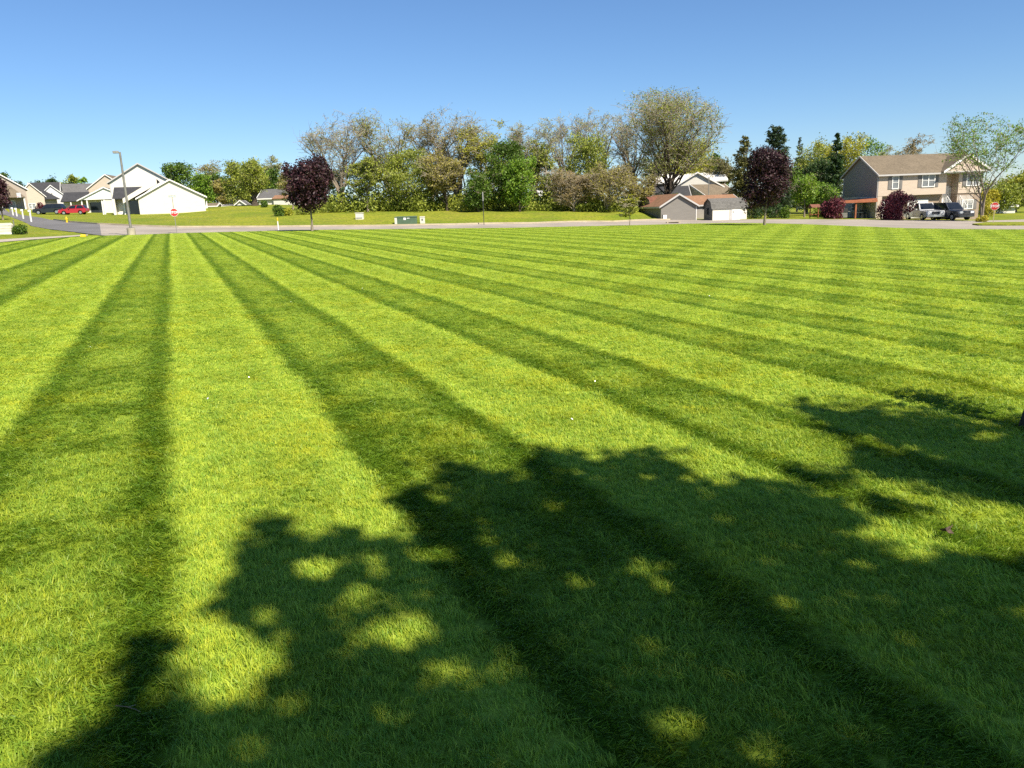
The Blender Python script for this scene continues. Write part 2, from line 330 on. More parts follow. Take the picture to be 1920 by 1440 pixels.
LC = {'olive': ((0.075, 0.095, 0.014), (0.16, 0.185, 0.024), (0.255, 0.26, 0.04)),
      'brownish': ((0.10, 0.09, 0.022), (0.20, 0.175, 0.038), (0.27, 0.24, 0.06)),
      'greygreen': ((0.09, 0.10, 0.030), (0.175, 0.19, 0.055), (0.26, 0.275, 0.085)),
      'green': ((0.030, 0.058, 0.008), (0.068, 0.122, 0.010), (0.135, 0.195, 0.016)),
      'bright': ((0.06, 0.12, 0.012), (0.13, 0.215, 0.018), (0.23, 0.30, 0.03)),
      'yellow': ((0.12, 0.13, 0.012), (0.235, 0.235, 0.02), (0.33, 0.31, 0.03)),
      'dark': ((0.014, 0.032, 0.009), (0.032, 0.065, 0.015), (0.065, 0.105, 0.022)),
      'fir': ((0.015, 0.030, 0.014), (0.035, 0.060, 0.025), (0.07, 0.095, 0.035)),
      'bluefir': ((0.035, 0.055, 0.045), (0.07, 0.10, 0.08), (0.11, 0.14, 0.11)),
      'oliveconifer': ((0.05, 0.055, 0.015), (0.12, 0.115, 0.03), (0.20, 0.17, 0.05)),
      'purple': ((0.010, 0.0045, 0.007), (0.028, 0.010, 0.014), (0.065, 0.026, 0.028)),
      'redpurple': ((0.030, 0.006, 0.012), (0.075, 0.014, 0.022), (0.14, 0.028, 0.036)),
      'goldgreen': ((0.20, 0.18, 0.02), (0.34, 0.29, 0.025), (0.42, 0.38, 0.06)),
      'tan': ((0.13, 0.10, 0.04), (0.21, 0.155, 0.06), (0.27, 0.20, 0.08))}
LC = {k: tuple(tuple(min(0.6, x * ({'greygreen': 2.0, 'olive': 1.75, 'brownish': 1.7, 'yellow': 1.6}.get(k, 1.45) if 'purple' not in k else 1.7)) for x in c) for c in v) for k, v in LC.items()}
for k, v in LC.items(): MT['leaf_' + k] = leafmat('leaf_' + k, v, 0.30 if 'purple' not in k else 0.2)

# ------------------------------------------------------------------ mesh helpers
class MB:
    def __init__(s): s.v = []; s.f = []
    def add(s, vs, fs):
        n = len(s.v); s.v += [tuple(map(float, p)) for p in vs]; s.f += [tuple(i + n for i in f) for f in fs]; return s
    def box(s, x0, x1, y0, y1, z0, z1):
        return s.add([(x0, y0, z0), (x1, y0, z0), (x1, y1, z0), (x0, y1, z0), (x0, y0, z1), (x1, y0, z1), (x1, y1, z1), (x0, y1, z1)],
                     [(0, 3, 2, 1), (4, 5, 6, 7), (0, 1, 5, 4), (1, 2, 6, 5), (2, 3, 7, 6), (3, 0, 4, 7)])
    def prism(s, poly, axis, a, b):
        """poly: 2-D outline (counter-clockwise), extruded along axis from a to b"""
        n = len(poly)
        def P(p, t): return {'x': (t, p[0], p[1]), 'y': (p[0], t, p[1]), 'z': (p[0], p[1], t)}[axis]
        vs = [P(p, a) for p in poly] + [P(p, b) for p in poly]
        return s.add(vs, [tuple(range(n - 1, -1, -1)), tuple(range(n, 2 * n))] + [(i, (i + 1) % n, n + (i + 1) % n, n + i) for i in range(n)])
    def tube(s, pts, rs, n=8, cap=True):
        pts = [Vector(p) for p in pts]; base = len(s.v); N = len(pts)
        for i, p in enumerate(pts):
            d = (pts[min(i + 1, N - 1)] - pts[max(i - 1, 0)]).normalized()
            a = d.orthogonal().normalized() if abs(d.z) < 0.95 else (Vector((1, 0, 0)) - d * d.x).normalized()
            c = d.cross(a); r = rs[i] if hasattr(rs, '__len__') else rs
            for k in range(n):
                t = 2 * math.pi * k / n; q = p + (a * math.cos(t) + c * math.sin(t)) * r; s.v.append(tuple(q))
        for i in range(N - 1):
            for k in range(n): s.f.append((base + i * n + k, base + i * n + (k + 1) % n, base + (i + 1) * n + (k + 1) % n, base + (i + 1) * n + k))
        if cap: s.f.append(tuple(base + k for k in range(n - 1, -1, -1))); s.f.append(tuple(base + (N - 1) * n + k for k in range(n)))
        return s
    def slab(s, a, b, c, d, t):
        """a quad with thickness t downwards along its normal"""
        A, B, C, D = map(Vector, (a, b, c, d)); n = (B - A).cross(D - A).normalized() * t
        vs = [A, B, C, D, A - n, B - n, C - n, D - n]
        return s.add(vs, [(0, 1, 2, 3), (7, 6, 5, 4), (0, 4, 5, 1), (1, 5, 6, 2), (2, 6, 7, 3), (3, 7, 4, 0)])
    def build(s, name, mat, parent=None, smooth=False, bevel=0.0):
        me = bpy.data.meshes.new(name); me.from_pydata(s.v, [], s.f); me.update()
        bm = bmesh.new(); bm.from_mesh(me); bmesh.ops.recalc_face_normals(bm, faces=bm.faces); bm.to_mesh(me); bm.free()
        if smooth: me.polygons.foreach_set('use_smooth', [True] * len(me.polygons))
        o = bpy.data.objects.new(name, me); COL.objects.link(o); me.materials.append(MT[mat] if isinstance(mat, str) else mat)
        if parent is not None: o.parent = parent
        if bevel: md = o.modifiers.new('bevel', 'BEVEL'); md.width = bevel; md.segments = 2; md.limit_method = 'ANGLE'
        return o
def tag(o, label=None, cat=None, group=None, kind=None):
    if label: o['label'] = label
    if cat: o['category'] = cat
    if group: o['group'] = group
    if kind: o['kind'] = kind
    return o
def thing(name, label, cat, loc=(0, 0, 0), rz=0.0, group=None):
    o = bpy.data.objects.new(name, None); COL.objects.link(o); o.empty_display_size = 0.3
    o.location = loc; o.rotation_euler = (0, 0, rz); return tag(o, label, cat, group)
def raw_mesh(name, V, F, mat, rnd=None, smooth=False):
    """numpy vertices (n,3) and quads (m,4) -> mesh object"""
    me = bpy.data.meshes.new(name); V = np.asarray(V, np.float32); F = np.asarray(F, np.int32)
    me.vertices.add(len(V)); me.vertices.foreach_set('co', V.ravel())
    k = F.shape[1]; me.loops.add(F.size); me.loops.foreach_set('vertex_index', F.ravel())
    me.polygons.add(len(F)); me.polygons.foreach_set('loop_start', np.arange(0, F.size, k, dtype=np.int32))
    if smooth: me.polygons.foreach_set('use_smooth', np.ones(len(F), bool))
    me.update(calc_edges=True)
    if rnd is not None:
        a = me.attributes.new('rnd', 'FLOAT', 'FACE'); a.data.foreach_set('value', np.asarray(rnd, np.float32))
    me.materials.append(MT[mat] if isinstance(mat, str) else mat)
    o = bpy.data.objects.new(name, me); COL.objects.link(o); return o

# ------------------------------------------------------------------ the ground
def polar_sheet(name, az, r0, r1, n, mat, dz, power=1.0, kind='structure', zfun=height):
    """sheet between radius r0(az) and r1(az); az array"""
    t = np.linspace(0, 1, n) ** power
    A = np.repeat(az[:, None], n, 1); Rr = r0[:, None] * (1 - t) + r1[:, None] * t
    X = Rr * np.sin(A); Y = Rr * np.cos(A); Z = zfun(X, Y) + dz
    V = np.stack([X, Y, Z], -1).reshape(-1, 3); m = len(az)
    i, j = np.meshgrid(np.arange(m - 1), np.arange(n - 1), indexing='ij'); a = i * n + j
    F = np.stack([a, a + n, a + n + 1, a + 1], -1).reshape(-1, 4)[:, ::-1]
    o = raw_mesh(name, V, F, mat, smooth=True)
    if kind: tag(o, kind=kind)
    return o

def in_paved(az, r):
    a = (az > rad(-36)) & (az < rad(60)) & (r > near_r(az) - 1.0) & (r < far_r(az) + 0.3)
    return a | ((r < lawn_r(az) + 0.5) & (np.abs(az) < rad(100)))
azg = np.radians(np.concatenate([np.arange(-180, -60, 6.0), np.arange(-60, -40, 1.0), np.arange(-40, 42, 0.25), np.arange(42, 60, 1.0), np.arange(60, 180.1, 6.0)]))
rg = np.concatenate([np.linspace(0.05, 40, 14), np.arange(42, 60, 2.0), np.arange(60, 130, 0.75), np.arange(130, 240, 3.0), np.geomspace(240, 4000, 40)])
A, Rr = np.meshgrid(azg, rg, indexing='ij'); X = Rr * np.sin(A); Y = Rr * np.cos(A); Z = height(X, Y)
Z = Z + 0.0 - 0.07 * in_paved(A, Rr)
n = len(rg); i, j = np.meshgrid(np.arange(len(azg) - 1), np.arange(n - 1), indexing='ij'); a = i * n + j
ground = raw_mesh('ground', np.stack([X, Y, Z], -1).reshape(-1, 3), np.stack([a, a + n, a + n + 1, a + 1], -1).reshape(-1, 4)[:, ::-1], 'rough', smooth=True)
tag(ground, kind='structure')

azl = np.radians(np.arange(-99, 99.1, 0.5))
lawn = polar_sheet('lawn', azl, np.full(len(azl), 0.05), lawn_r(azl), 40, 'lawn', 0.0, 1.6)
az_split = math.atan2(gnd(190, 441)[0], gnd(190, 441)[1])
azr = np.radians(np.arange(math.degrees(az_split), 60, 0.4)); azs = np.concatenate([np.radians(np.arange(-36, math.degrees(az_split), 0.25)), [az_split]])
polar_sheet('road', azr, near_r(azr) + 0.02, far_r(azr), 14, 'road', -0.015)
polar_sheet('side_road', azs, near_r(azs), far_r(azs), 16, 'dark_road', -0.015)
azp = np.radians(np.arange(-45, -27.8, 0.25))
polar_sheet('footpath', azp, lawn_r(azp) + 0.15, lawn_r(azp) + 0.15 + np.interp(azp, [rad(-45), rad(-33), rad(-28)], [5.5, 5.5, 3.2]), 8, 'concrete', 0.03)
def kerb(name, az, rf, w, h, mat):
    mb = MB(); prev = None; base = 0
    for k, a in enumerate(az):
        r = float(rf(np.array([a]))[0]); ring = []
        for rr, hh in ((r, -0.06), (r, h), (r + w, h), (r + w, -0.06)):
            x, y = rr * math.sin(a), rr * math.cos(a); ring.append((x, y, H(x, y) + hh))
        mb.v += ring
        if k: b0 = 4 * (k - 1); mb.f += [(b0 + q, b0 + 4 + q, b0 + 4 + (q + 1) % 4, b0 + (q + 1) % 4) for q in range(4)]
    return tag(mb.build(name, mat), kind='structure')
a0, a1 = polar([at(100, 412, 97)])[0][0], polar([at(1258, 412.6, 92)])[0][0]
kerb('kerb', np.arange(a0, a1, rad(0.4)), far_r, 0.2, 0.12, 'kerb')

# ------------------------------------------------------------------ grass blades on the lawn
rng = np.random.default_rng(7)
def make_tufts():
    c = bpy.data.collections.new('tuft_kit')
    for k in range(6):
        V = []; F = []; R_ = []; nb = 15
        for q in range(nb):
            a = rng.uniform(0, 2 * math.pi); rr = 0.026 * math.sqrt(rng.uniform()); bx, by = rr * math.cos(a), rr * math.sin(a)
            h = rng.uniform(0.024, 0.045) * (1.25 if rng.uniform() < 0.1 else 1); w = rng.uniform(0.0011, 0.0020)
            d = rng.normal(0, 0.8); lean = rng.uniform(0.1, 0.9) * h; fa = d + math.pi / 2 + rng.normal(0, 0.6)
            wx, wy = w * math.cos(fa), w * math.sin(fa); n0 = len(V)
            for t, ww in ((0, 1.0), (0.55, 0.85), (1.0, 0.12)):
                ox = bx + math.cos(d) * lean * t * t; oy = by + math.sin(d) * lean * t * t; z = h * t * (1 - 0.18 * t)
                V += [(ox - wx * ww, oy - wy * ww, z), (ox + wx * ww, oy + wy * ww, z)]
            F += [(n0, n0 + 1, n0 + 3, n0 + 2), (n0 + 2, n0 + 3, n0 + 5, n0 + 4)]; r = rng.uniform(); R_ += [r, r]
        me = bpy.data.meshes.new('tuft'); me.from_pydata(V, [], F); me.update()
        at_ = me.attributes.new('rnd', 'FLOAT', 'FACE'); at_.data.foreach_set('value', R_)
        me.materials.append(MT['blade']); o = bpy.data.objects.new('tuft%d' % k, me); c.objects.link(o)
    return c
TUFTS = make_tufts()
_tab = np.random.default_rng(3).uniform(0, 1, (256, 256))
def vnoise(x, y, scale, octv=3, rough=0.6):
    tot = np.zeros_like(x); amp = 1.0; na = 0.0
    for o in range(octv):
        X_ = x * scale + 37.1 * o; Y_ = y * scale + 11.7 * o; xi = np.floor(X_).astype(int); yi = np.floor(Y_).astype(int)
        fx = X_ - xi; fy = Y_ - yi; fx = fx * fx * (3 - 2 * fx); fy = fy * fy * (3 - 2 * fy)
        g = lambda a, b_: _tab[a % 256, b_ % 256]
        v = (g(xi, yi) * (1 - fx) + g(xi + 1, yi) * fx) * (1 - fy) + (g(xi, yi + 1) * (1 - fx) + g(xi + 1, yi + 1) * fx) * fy
        tot += v * amp; na += amp; amp *= rough; scale *= 2
    return tot / na
def sstep(v, lo, hi): t = np.clip((v - lo) / (hi - lo), 0, 1); return t * t * (3 - 2 * t)
def mow_np(x, y):
    w1 = vnoise(x, y, 0.55, 2) - 0.5; w2 = vnoise(x, y, 5.0, 3) - 0.5
    u = x * math.cos(STR_A) - y * math.sin(STR_A) + 0.14 * w1 + 0.16 * w2
    u2 = u - 0.333 * np.minimum(u + 1.5, 0); ph = ((u2 + 0.2) / 2.4) % 1.0
    sd = sstep(-np.sin(2 * math.pi * ph), -0.22, 0.22); e = 1 - 2 * np.abs((ph * 2) % 1.0 - 0.5)
    mid = sstep(e, 0.22, 0.62) * sstep(vnoise(x, y, 1.1, 4), 0.25, 0.6)
    dk = sd * (1 - 0.64 * mid) + (1 - sd) * mid * 0.36
    q = 0.9135 * x - 0.4067 * y + 0.4 * w1
    cd = sstep(np.sin(2 * math.pi * (q / (1 + np.maximum(y, 0) / 60) - 0.66) / 1.05), -0.5, 0.5); wc = sstep(u, 3.5, 9.0) * sstep(q, -12, -5)
    dk = dk * (1 - 0.1 * wc) + (cd - 0.45) * wc * 0.26
    return np.clip(dk + (vnoise(x, y, 2.3, 4) - 0.5) * 0.42, 0, 1), sd
def grass_points():
    D0, R0 = 2000.0, 4.6
    pts = []
    edges = [1.2, 3.0, 4.6, 6.5, 9, 13, 19, 28, 40, 56, 90]
    for lo, hi in zip(edges[:-1], edges[1:]):
        rm = 0.5 * (lo + hi); dens = D0 * min(1, (R0 / rm)) ** 1.45
        a_lim = rad(43) if lo > 2.9 else rad(62)
        n = int(dens * a_lim * (hi * hi - lo * lo))
        az = rng.uniform(-a_lim, a_lim, n); r = np.sqrt(rng.uniform(lo * lo, hi * hi, n))
        k = r < lawn_r(az) - 0.03; az, r = az[k], r[k]
        s = np.minimum(np.sqrt(D0 / dens), 2.2) * np.ones(len(r))
        pts.append(np.stack([r * np.sin(az), r * np.cos(az), s], 1))
    return np.vstack(pts)
GP = grass_points(); n = len(GP); gx, gy, gs = GP.T
gz = -SLOPE * gx - 0.004
brushed, dark = mow_np(gx, gy); la = np.where(brushed > rng.uniform(0.12, 0.95, n), STR_A + math.pi, STR_A) + rng.normal(0, 0.5, n)
clump = np.sin(gx * 7.3 + 1.7 * np.sin(gy * 5.1)) * np.sin(gy * 6.1 + 1.9 * np.sin(gx * 4.3))
tilt = np.clip(rng.normal(0.50, 0.20, n) + 0.14 * clump, -0.2, 1.1); spin = (math.pi / 2 - la) + rng.normal(0, 0.45, n)   # the tuft's +x turned to the lean
ldx, ldy = np.sin(la), np.cos(la)            # lean direction
ax = np.stack([-ldy, ldx, np.zeros(n)], 1)   # rotation axis = z x lean
q1 = np.concatenate([np.cos(tilt / 2)[:, None], ax * np.sin(tilt / 2)[:, None]], 1)
q2 = np.stack([np.cos(spin / 2), np.zeros(n), np.zeros(n), np.sin(spin / 2)], 1)
qw = q1[:, 0] * q2[:, 0] - q1[:, 3] * q2[:, 3]; qx = q1[:, 1] * q2[:, 0] + q1[:, 2] * q2[:, 3]
qy = q1[:, 2] * q2[:, 0] - q1[:, 1] * q2[:, 3]; qz = q1[:, 0] * q2[:, 3] + q1[:, 3] * q2[:, 0]
Q = np.stack([qw, qx, qy, qz], 1)
jit = rng.uniform(0.8, 1.25, n)
hz = jit * np.clip(1.25 - 0.25 * gs, 0.72, 1.0) * (1 + 0.22 * clump) * np.where(rng.uniform(size=n) < 0.015, 1.5, 1)
SCL = np.stack([gs * jit, gs * jit, hz], 1)
me = bpy.data.meshes.new('grass'); me.vertices.add(n); me.vertices.foreach_set('co', np.stack([gx, gy, gz], 1).astype(np.float32).ravel())
a = me.attributes.new('rot', 'QUATERNION', 'POINT'); a.data.foreach_set('value', Q.astype(np.float32).ravel())
a = me.attributes.new('scl', 'FLOAT_VECTOR', 'POINT'); a.data.foreach_set('vector', SCL.astype(np.float32).ravel())
a = me.attributes.new('vid', 'INT', 'POINT'); a.data.foreach_set('value', rng.integers(0, 6, n).astype(np.int32))
turf = np.stack([brushed, sstep(vnoise(gx, gy, 1.9, 4, 0.7), 0.45, 0.75), rng.uniform(0, 1, n)], 1)  # the brushing value also paints stripe sheen into the blade colour
a = me.attributes.new('turf', 'FLOAT_VECTOR', 'POINT'); a.data.foreach_set('vector', turf.astype(np.float32).ravel())
me.materials.append(MT['blade'])
grass = bpy.data.objects.new('grass', me); COL.objects.link(grass)
tag(grass, 'short mown grass of the striped lawn', 'grass', kind='stuff')
ng = bpy.data.node_groups.new('grass_nodes', 'GeometryNodeTree')
ng.interface.new_socket('Geometry', in_out='INPUT', socket_type='NodeSocketGeometry'); ng.interface.new_socket('Geometry', in_out='OUTPUT', socket_type='NodeSocketGeometry')
gi = ng.nodes.new('NodeGroupInput'); go = ng.nodes.new('NodeGroupOutput'); ci = ng.nodes.new('GeometryNodeCollectionInfo'); ip = ng.nodes.new('GeometryNodeInstanceOnPoints')
ci.inputs['Collection'].default_value = TUFTS; ci.inputs['Separate Children'].default_value = True; ci.inputs['Reset Children'].default_value = True
ip.inputs['Pick Instance'].default_value = True
def named(nm, ty):
    x = ng.nodes.new('GeometryNodeInputNamedAttribute'); x.data_type = ty; x.inputs['Name'].default_value = nm; return x.outputs['Attribute']
ng.links.new(gi.outputs[0], ip.inputs['Points']); ng.links.new(ci.outputs[0], ip.inputs['Instance'])
ng.links.new(named('rot', 'QUATERNION'), ip.inputs['Rotation']); ng.links.new(named('scl', 'FLOAT_VECTOR'), ip.inputs['Scale']); ng.links.new(named('vid', 'INT'), ip.inputs['Instance Index'])
ng.links.new(ip.outputs[0], go.inputs[0])
md = grass.modifiers.new('grass', 'NODES'); md.node_group = ng

# ------------------------------------------------------------------ trees
def tubes_np(P, Rd, sides):
    """P (n,k,3) polylines, Rd (n,k) radii -> vertices, quads"""
    n, k, _ = P.shape; d = np.gradient(P, axis=1); d /= np.linalg.norm(d, axis=2, keepdims=True) + 1e-9
    ref = np.where(np.abs(d[..., 2:3]) < 0.9, np.array([0, 0, 1.0]), np.array([1.0, 0, 0])); a = np.cross(d, ref); a /= np.linalg.norm(a, axis=2, keepdims=True) + 1e-9
    c = np.cross(d, a); t = np.arange(sides) * 2 * math.pi / sides
    V = P[:, :, None] + (a[:, :, None] * np.cos(t)[None, None, :, None] + c[:, :, None] * np.sin(t)[None, None, :, None]) * Rd[:, :, None, None]
    V = V.reshape(-1, 3); b = (np.arange(n) * k * sides)[:, None, None] + (np.arange(k - 1) * sides)[None, :, None]; s = np.arange(sides)[None, None]
    s2 = (s + 1) % sides; F = np.stack([b + s, b + s2, b + sides + s2, b + sides + s], -1).reshape(-1, 4)
    return V, F
def unit(v): return v / (np.linalg.norm(v, axis=-1, keepdims=True) + 1e-9)
def leaf_quads(C, size, rg, flat=0.0, aspect=1.5, droop=None):
    n = len(C); a = unit(rg.normal(size=(n, 3)) * np.array([1, 1, 1 - flat])); b = unit(np.cross(a, rg.normal(size=(n, 3))))
    s = size * rg.uniform(0.6, 1.35, n)[:, None] * 0.5
    V = np.stack([C - a * s * aspect * 0.9, C - b * s * 0.75, C + a * s * aspect, C + b * s * 0.75], 1).reshape(-1, 3)
    return V, np.arange(n * 4).reshape(-1, 4), rg.uniform(0, 1, n)
def deciduous(h, w, seed, base=0.25, trunk_r=0.18, limbs=9, sub=6, twig=4, leaves=4500, lsize=0.22, vase=0.4, trunks=1, spread=0.12, inner=0.0, lean=0.0, sides=5, wp=95.0, rag=0.24, tw=0.012):
    """h height, w crown width; base = fraction of height where limbs start; vase = how steeply limbs rise"""
    rg = np.random.default_rng(seed); Ps = []; Rs = []
    k0 = 7; t0 = np.linspace(0, 1, k0); TP = []; TR = []
    for q in range(trunks):
        top = np.array([rg.normal(0, 0.05 * w) + lean * h, rg.normal(0, 0.05 * w), h * (0.80 if vase > 0.55 else 0.9)])
        if trunks > 1: top[:2] += 0.30 * w * np.array([math.cos(2.4 * q + seed), math.sin(2.4 * q + seed)])
        p = t0[:, None] * top; p[:, :2] *= (t0 ** 1.2)[:, None]; p[1:, :2] += np.cumsum(rg.normal(0, 0.012 * h, (k0 - 1, 2)), 0) * 0.6
        TP.append(p); r = trunk_r * (1 - 0.93 * t0) ** 0.9; r[0] *= 1.35; TR.append(r)
    TP = np.array(TP); TR = np.array(TR)
    def children(P, Rd, nper, t_lo, t_hi, lenf, up, out, rel, env=True, k=5):
        n, kk, _ = P.shape; N = n * nper; t = rg.uniform(t_lo, t_hi, (n, nper)); t.sort(1)
        f = t * (kk - 1); i = np.minimum(f.astype(int), kk - 2); fr = (f - i)[..., None]; ar = np.arange(n)[:, None]
        s = (P[ar, i] * (1 - fr) + P[ar, i + 1] * fr).reshape(N, 3); pd = unit(P[ar, i + 1] - P[ar, i]).reshape(N, 3)
        r = (Rd[ar, i] * (1 - fr[..., 0]) + Rd[ar, i + 1] * fr[..., 0]).reshape(N) * rel
        rd = rg.normal(size=(N, 3)); rd -= pd * (rd * pd).sum(1, keepdims=True); rd = unit(rd)
        d = unit(pd * (1 - out) + rd * out + np.array([0, 0, up])); L = (lenf(t.reshape(N), s) * rg.uniform(0.75, 1.2, N))[:, None]
        q = np.linspace(0, 1, k)[None, :, None]; bend = np.array([0, 0, up * 0.6]) + rg.normal(0, 0.22, (N, 3))
        pts = s[:, None] + d[:, None] * L[:, None] * q + bend[:, None] * L[:, None] * q * q * 0.35
        pts[:, 1:] += rg.normal(0, 0.03, (N, k - 1, 3)) * L[:, None]
        return pts, r[:, None] * (1 - 0.8 * np.linspace(0, 1, k))[None]
    hw = w / 2
    def lim_len(t, s):                       # limb length that fills a rounded crown
        z = np.clip((s[:, 2] / h - base) / (1 - base), 0, 1); return hw * (0.62 + 0.55 * np.sin(math.pi * np.clip(0.15 + 0.75 * z, 0, 1))) * (1 + 0.9 * vase * (1 - z)) * (1 - 0.35 * z)
    L1, R1 = children(TP, TR, limbs, base / 0.9, 0.97, lim_len, 0.35 + vase, 0.75 - 0.3 * vase, 0.62, k=6)
    zc, zh = h * (0.5 + 0.5 * base) + 0.0, h * (1 - base) * 0.52
    f1, f2, f3 = rg.uniform(0, 6.28, 3)
    def env(p):                               # a rounded crown with lobes and hollows
        a_ = np.arctan2(p[..., 1], p[..., 0]); e_ = (p[..., 2] - zc) / zh
        lob = 1 + rag * (0.55 * np.sin(2 * a_ + f1 + 2.2 * e_) + 0.5 * np.sin(3 * a_ + f2 - 3.1 * e_) + 0.45 * np.sin(5.3 * e_ + f3 + a_))
        return np.sqrt((p[..., 0] / hw) ** 2 + (p[..., 1] / hw) ** 2 + e_ ** 2) * lob
    e1 = env(L1).max(1); fac = np.where(e1 > 0.97, 0.97 / e1, 1.0) ** 1.1; L1 = L1[:, :1] + (L1 - L1[:, :1]) * fac[:, None, None]
    L2, R2 = children(L1, R1, sub, 0.22, 1.0, lambda t, s: hw * 0.42 * (1.1 - 0.5 * t), 0.22 + 0.25 * vase, 0.62, 0.6)
    L3, R3 = children(L2, R2, twig, 0.2, 1.0, lambda t, s: np.full(len(t), hw * 0.2), 0.15, 0.65, 0.65, k=3)
    k2 = env(L2).max(1) < rg.uniform(1.0, 1.12, len(L2)); k3 = env(L3).max(1) < rg.uniform(1.0, 1.14, len(L3)); L2, R2, L3, R3 = L2[k2], R2[k2], L3[k3], R3[k3]
    R2 = np.maximum(R2, tw * 1.3); R3 = np.maximum(R3, tw)
    seg = np.concatenate([L3.reshape(-1, 3), L2[:, 2:].reshape(-1, 3)])
    C = seg[rg.integers(0, len(seg), leaves)] + rg.normal(0, spread * hw * 0.55, (leaves, 3))
    if inner:
        m = int(leaves * inner); u_ = unit(rg.normal(size=(m, 3))) * rg.uniform(0.2, 1, (m, 1)) ** 0.5
        ce = np.array([lean * h * 0.6, 0, h * (base + (1 - base) * 0.5)]); C[:m] = ce + u_ * np.array([hw * 0.8, hw * 0.8, h * (1 - base) * 0.45])
    C = C[C[:, 2] > 0.1]
    # scale the skeleton and the leaves to the wanted outline
    zt = np.percentile(C[:, 2], 99.3); wx = np.percentile(np.abs(C[:, :2] - np.median(C[:, :2], 0)), wp)
    sc = np.array([hw / wx, hw / wx, h / zt]); C = C * sc
    r_ = np.linalg.norm(C[:, :2], axis=1); C = C[r_ < hw * 1.22]
    def join(parts):
        V = []; F = []; o = 0
        for v, f in parts: V.append(v); F.append(f + o); o += len(v)
        return np.concatenate(V), np.concatenate(F)
    lv, lf, lr = leaf_quads(C, lsize, rg)
    return join([tubes_np(TP * sc, TR, 8), tubes_np(L1 * sc, R1, sides)]), (lv, lf, lr), join([tubes_np(L2 * sc, R2, 4), tubes_np(L3 * sc, R3, 3)])
def conifer(h, w, seed, leaves=5000, lsize=0.2, base=0.05, power=0.9, whorls=26):
    rg = np.random.default_rng(seed); hw = w / 2; k = 5
    TP = np.linspace(0, 1, 6)[None, :, None] * np.array([0, 0, h * 0.99]); TR = (0.03 * h * (1 - 0.96 * np.linspace(0, 1, 6)) * 0.55)[None]
    N = whorls * 9; z = np.sort(rg.uniform(base, 0.985, N)); a = rg.uniform(0, 2 * math.pi, N); L = hw * (1 - z) ** power * rg.uniform(0.7, 1.12, N) + 0.06 * hw
    s = np.stack([0 * z, 0 * z, z * h], 1); d = np.stack([np.cos(a), np.sin(a), -0.15 + 0.55 * z], 1); q = np.linspace(0, 1, k)[None, :, None]
    P = s[:, None] + d[:, None] * L[:, None, None] * q + np.array([0, 0, 0.18]) * L[:, None, None] * q ** 2
    R = (0.012 + 0.02 * L)[:, None] * (1 - 0.85 * np.linspace(0, 1, k))[None]
    v1, f1 = tubes_np(TP, TR, 7); v2, f2 = tubes_np(P, R, 3)
    p = L / L.sum(); i = rg.choice(N, leaves, p=p); t = rg.uniform(0.12, 1.02, leaves) ** 0.8
    C = s[i] + d[i] * (L[i] * t)[:, None] + np.array([0, 0, 0.18]) * (L[i] * t * t)[:, None] + rg.normal(0, 1, (leaves, 3)) * np.array([0.09, 0.09, 0.07]) * (0.3 + L[i][:, None])
    lv, lf, lr = leaf_quads(C, lsize, rg, 0.4, 1.9)
    return (np.concatenate([v1, v2]), np.concatenate([f1, f2 + len(v1)])), (lv, lf, lr)
def bush(h, w, seed, leaves=1500, lsize=0.12):
    rg = np.random.default_rng(seed); N = 26; a = rg.uniform(0, 2 * math.pi, N); e = rg.uniform(0.25, 1.45, N); hw = w / 2; q = np.linspace(0, 1, 4)[None, :, None]
    tip = np.stack([np.cos(a) * np.cos(e) * hw * 0.85, np.sin(a) * np.cos(e) * hw * 0.85, np.sin(e) * h * 0.9], 1)
    P = tip[:, None] * q + rg.normal(0, 0.03 * hw, (N, 4, 3)) * q; R = np.full((N, 4), 0.02) * (1 - 0.7 * np.linspace(0, 1, 4))[None]
    v, f = tubes_np(P, R, 4)
    lob = unit(rg.normal(size=(14, 3))) * np.array([hw, hw, h]) * np.array([0.55, 0.55, 0.42]); lob[:, 2] += h * 0.48
    c = lob[rg.integers(0, 14, leaves)] + unit(rg.normal(size=(leaves, 3))) * rg.uniform(0.3, 1, (leaves, 1)) ** 0.4 * np.array([hw * 0.45, hw * 0.45, h * 0.42])
    c = c[(c[:, 2] > 0.02)]; lv, lf, lr = leaf_quads(c, lsize, rg)
    return (v, f), (lv, lf, lr)
def plant(kindname, label, cat, loc, geo, bark, leaf, group=None, stem='trunk', crown='crown', rz=0.0):
    t = thing(kindname, label, cat, loc, rz, group)
    a = raw_mesh(stem, geo[0][0], geo[0][1], bark, smooth=True); a.parent = t
    c = raw_mesh(crown, geo[1][0], geo[1][1], leaf, geo[1][2]); c.parent = t
    if len(geo) > 2: w = raw_mesh('twigs', geo[2][0], geo[2][1], bark if bark == 'palebark' or 'purple' in leaf else 'twigbark', smooth=True); w.parent = t; w['kind'] = 'stuff'
    return t
def tree_at(px, by, ty, wpx, D, label, leaf, kind='deciduous_tree', bark='bark', seed=None, gen=deciduous, sink=0.1, **kw):
    p = place(px, by, D); k = mpp(D); h = (by - ty) * k * 0.985 + (at(px, by, D)[2] - p[2]); w = wpx * k
    if 'trunk_r' not in kw and gen is deciduous: kw['trunk_r'] = 0.021 * h
    g = gen(h + sink, w, seed if seed is not None else int(px * 7 + ty), **kw)
    return plant(kind, label, 'tree', (p[0], p[1], p[2] - sink), g, bark, 'leaf_' + leaf)
